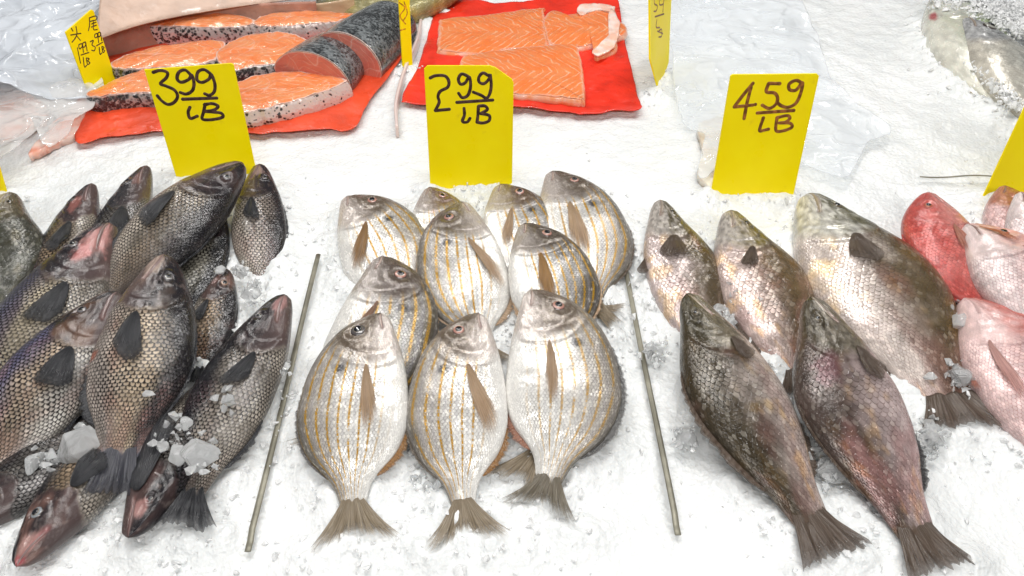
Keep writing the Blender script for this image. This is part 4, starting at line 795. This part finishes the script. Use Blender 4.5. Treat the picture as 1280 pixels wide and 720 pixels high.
rodd = np.full(X.shape, 9.0)
for a_, b_ in RODS:
    ab = (b_ - a_)[:2]; tq = np.clip(((X - a_[0]) * ab[0] + (Y - a_[1]) * ab[1]) / (ab @ ab), 0, 1); rodd = np.minimum(rodd, np.hypot(X - a_[0] - tq * ab[0], Y - a_[1] - tq * ab[1]))
mound *= sstep(.004, .022, rodd); Z = np.where(rodd < .012, np.minimum(Z, .0035 + .004 * sstep(.004, .012, rodd)), Z)
Z = Z + mound
def ice_z(x, y):
    return .005 * fbm(x * 9, y * 9, 1, 3) + .0035 * fbm(x * 45, y * 45, 2, 3) - .002
o = mesh_obj('ice_bed', np.stack([X, Y, Z], -1).reshape(-1, 3), grid_faces(ny, nx), M['ice']); tag(o, kind='structure')
# loose crushed ice along the edges of things, and ice lumps
def ico(sub=2):
    import bmesh
    bm = bmesh.new(); bmesh.ops.create_icosphere(bm, subdivisions=sub, radius=1); v = np.array([q.co[:] for q in bm.verts]); f = np.array([[q.index for q in p.verts] for p in bm.faces]); bm.free(); return v, f
IV, IF = ico(); IV3, IF3 = ico(4); rs = np.random.RandomState(5)
def chunk_verts(size, seed, squash=None, base=None):
    r_ = np.random.RandomState(seed); v = (IV if base is None else base).copy()
    for _ in range(9):       # chip flat facets off the ball
        d = r_.normal(size=3); d /= np.linalg.norm(d); c = r_.uniform(.5, .85); h = v @ d; v = v - np.outer(np.clip(h - c, 0, None), d)
    if base is not None: v = v * (1 + .16 * fbm(v[:, 0] * 2.2 + seed, v[:, 1] * 2.2 + v[:, 2] * 1.7, seed, 4))[:, None]
    v = v * (r_.uniform(.6, 1.25, 3) if squash is None else squash); a = r_.uniform(0, 6.28); b = r_.uniform(-.6, .6)
    Rz = np.array([[math.cos(a), -math.sin(a), 0], [math.sin(a), math.cos(a), 0], [0, 0, 1]]); Rx = np.array([[1, 0, 0], [0, math.cos(b), -math.sin(b)], [0, math.sin(b), math.cos(b)]])
    return (v @ Rx.T @ Rz.T) * size
def chunk_mat(name, trans, rough=.08, sss=0.0):
    t = NT(name); o = t.obj(); b = t.bump(t.math('ADD', t.noise(o, 90.0, 3.0), t.math('MULTIPLY', t.voro(o, 120.0).outputs['Distance'], .5)), .6, .004)
    t.bsdf(Base_Color=(.96, .975, .98), Roughness=rough, Normal=b, Transmission_Weight=trans, IOR=1.31, Subsurface_Weight=sss, Subsurface_Radius=(.01, .01, .01)); return t.m
M['chunk'] = chunk_mat('clear_ice', .68, .05, .5); M['crumb'] = chunk_mat('ice_crumbs', .22, .12, .9)
def chip(seed):
    import bmesh
    r_ = np.random.RandomState(seed); p = r_.normal(size=(11, 3)); p /= np.linalg.norm(p, axis=1, keepdims=True); p *= r_.uniform(.7, 1.15, (11, 1)) * r_.uniform(.5, 1.3, 3)
    bm = bmesh.new(); [bm.verts.new(q) for q in p]; bmesh.ops.convex_hull(bm, input=bm.verts); bmesh.ops.triangulate(bm, faces=bm.faces); bm.verts.index_update()
    v = np.array([q.co[:] for q in bm.verts]); f = np.array([[q.index for q in w_.verts] for w_ in bm.faces]); bm.free(); return v, f
A = Acc(); chips = [chip(300 + i) for i in range(40)]
def put(A, s_, c):
    v, f = chips[rs.randint(40)]; A.add(v * s_ + c, f)
cand = FT[(np.abs(FT[:, 0]) < .9) & (FT[:, 1] < 1.6)]
for i in range(4200):
    c = cand[rs.randint(len(cand))]; x = c[0] + rs.normal() * .012; y = c[1] + rs.normal() * .012; s = .0012 + .0055 * rs.rand() ** 2.4
    put(A, s, np.array([x, y, ice_z(x, y) + .006 + .004 * rs.rand()]))
for i in range(260):
    x = rs.uniform(-.75, .75); y = rs.uniform(.3, 1.3); s = .0008 + .0022 * rs.rand() ** 3
    put(A, s, np.array([x, y, ice_z(x, y) + .0006]))
def zgrid(x, y): return Z[min(np.searchsorted(gy, y), ny - 1), min(np.searchsorted(gx, x), nx - 1)]
for i in range(6000):
    c = cand[rs.randint(len(cand))]; x = c[0] + rs.normal() * .026; y = c[1] + rs.normal() * .026; s = .0010 + .0034 * rs.rand() ** 2.0
    put(A, s, np.array([x, y, zgrid(x, y) + s * (.1 + .5 * rs.rand())]))
tag(A.build('ice_crumbs', M['crumb'], smooth=False), kind='stuff')
IG = 'clear ice lumps lying on and beside fish'
def chunk(label, px, py, z, size, seed):
    import bmesh
    c = P(px, py, z); r_ = np.random.RandomState(seed + 900); bm = bmesh.new()
    p = r_.normal(size=(15, 3)); p /= np.linalg.norm(p, axis=1, keepdims=True); p *= r_.uniform(.75, 1.15, (15, 1)) * r_.uniform(.6, 1.3, 3) * [1, 1, .75]
    [bm.verts.new(q * size) for q in p]; res = bmesh.ops.convex_hull(bm, input=bm.verts); bmesh.ops.delete(bm, geom=[v for v in bm.verts if not v.link_faces], context='VERTS')
    bmesh.ops.bevel(bm, geom=list(bm.edges), offset=size * .07, segments=2, affect='EDGES', clamp_overlap=True); bmesh.ops.triangulate(bm, faces=bm.faces); bm.verts.index_update()
    v = np.array([q.co[:] for q in bm.verts]); f = np.array([[q.index for q in w_.verts] for w_ in bm.faces]); bm.free()
    o = mesh_obj('ice_lump', v, f, M['chunk'], smooth=False); o.location = tuple(c); tag(o, label, 'ice lump', IG); return o
for lab, x, y, z, s, sd in [
  ('long upright ice lump, right of the two on the dark bass beside the rod', 250, 570, .058, .017, 1), ('rounded ice lump, left of the two on the dark bass beside the rod', 222, 568, .056, .014, 2),
  ('flat grey ice lump lying above the two on the dark bass', 232, 528, .056, .011, 3), ('wide ice lump between the front brown bass and upside-down pinkish bass', 95, 560, .042, .018, 4),
  ('small ice lump left of the wide one at bottom left', 42, 578, .040, .013, 5), ('ice lump beside the tail of the largest golden fish, upper one', 1196, 470, .02, .017, 6),
  ('ice lump beside the tail of the largest golden fish, lower one', 1163, 542, .018, .013, 7), ('ice lump between the two front grey fish near their tails', 1040, 590, .018, .015, 8),
  ('ice lump at the back edge of the front left grey fish', 857, 548, .016, .012, 9), ('ice lump in the gap between middle grey fish and front left grey fish', 925, 362, .024, .013, 10),
  ('ice lump wedged left of the dark red snapper pile', 1205, 405, .03, .016, 11), ('ice lump between front middle porgy and front left porgy', 532, 545, .016, .013, 12),
  ('tiny ice lump on the flank of the big brown bass', 186, 492, .092, .006, 13), ('ice lump touching the right side of the small brown-headed bass', 314, 366, .030, .011, 14), ('ice lump above that small head beside the pale bass', 277, 338, .038, .008, 15)]:
    chunk(lab, x, y, z, s, sd)
A = Acc()   # small wet chips lying round the lumps and on the fish near them
for (px, py, z, n_, sp) in [(250, 570, .056, 22, 20), (222, 545, .054, 22, 22), (285, 500, .055, 10, 16), (95, 560, .040, 20, 20), (55, 575, .036, 18, 18), (316, 362, .030, 34, 12), (300, 340, .03, 14, 8), (345, 460, .03, 26, 12), (1196, 470, .020, 34, 14), (1163, 545, .016, 40, 18), (1210, 400, .022, 60, 22),
                            (925, 372, .024, 40, 14), (905, 400, .022, 40, 14), (960, 470, .018, 30, 10), (1040, 590, .016, 40, 16), (857, 548, .014, 40, 14), (532, 560, .014, 50, 14), (530, 600, .012, 30, 12), (1150, 555, .012, 40, 20), (820, 440, .012, 40, 12), (1010, 560, .014, 30, 10)]:
    for _ in range(n_):
        c = P(px + rs.normal() * sp * .6, py + rs.normal() * sp * .6, z + rs.normal() * .003); put(A, .0018 + .0065 * rs.rand() ** 2.2, c)
tag(A.build('ice_chips', M['chunk'], smooth=False), kind='stuff')
A = Acc()   # scooped ice heaped over the far right fish
for i in range(2600):
    t = rs.rand(); q_ = rs.rand(); x, y = 1172 + 130 * q_ + rs.normal() * 9, -6 + 38 * q_ + rs.normal() * (6 + 5 * q_); c = P(x, y, .028 + .022 * rs.rand())
    put(A, (.0022 + .0055 * rs.rand() ** 2.5), c)
for i in range(700):
    t = rs.rand(); c = P(1212 + 62 * t + rs.normal() * 5, 66 + 66 * t + rs.normal() * 5, .018 + .016 * rs.rand()); put(A, (.002 + .0045 * rs.rand() ** 2), c)
tag(A.build('crushed_ice_heap', M['crumb'], smooth=False), kind='stuff')

# ------------------------------------------------------------------ light
w = bpy.data.worlds.new('World'); scene.world = w; w.use_nodes = True
bg = w.node_tree.nodes['Background']; bg.inputs[0].default_value = (.97, .98, 1.0, 1); bg.inputs[1].default_value = .12
def lamp(x, y, z, sx, sy, power, col=(1, .985, .96)):
    l = bpy.data.lights.new('tube_lamp', 'AREA'); l.shape = 'RECTANGLE'; l.size = sx; l.size_y = sy; l.energy = power; l.color = col
    o = bpy.data.objects.new('tube_lamp', l); COL.objects.link(o); o.location = (x, y, z)
    d = Vector((0, .8, 0)) - Vector((x, y, z)); o.rotation_euler = d.to_track_quat('-Z', 'Y').to_euler(); return o
lamp(-.62, 1.6, 1.8, .035, 2.0, 19); lamp(.62, 1.6, 1.8, .035, 2.0, 19); lamp(0, .8, 2.1, 1.8, .03, 12); lamp(0, -.75, 1.45, 2.2, .14, 26)
scene.view_settings.view_transform = 'Standard'; scene.view_settings.look = 'None'; scene.view_settings.exposure = .05; scene.view_settings.gamma = 1
scene.cycles.max_bounces = 8; scene.cycles.transparent_max_bounces = 12
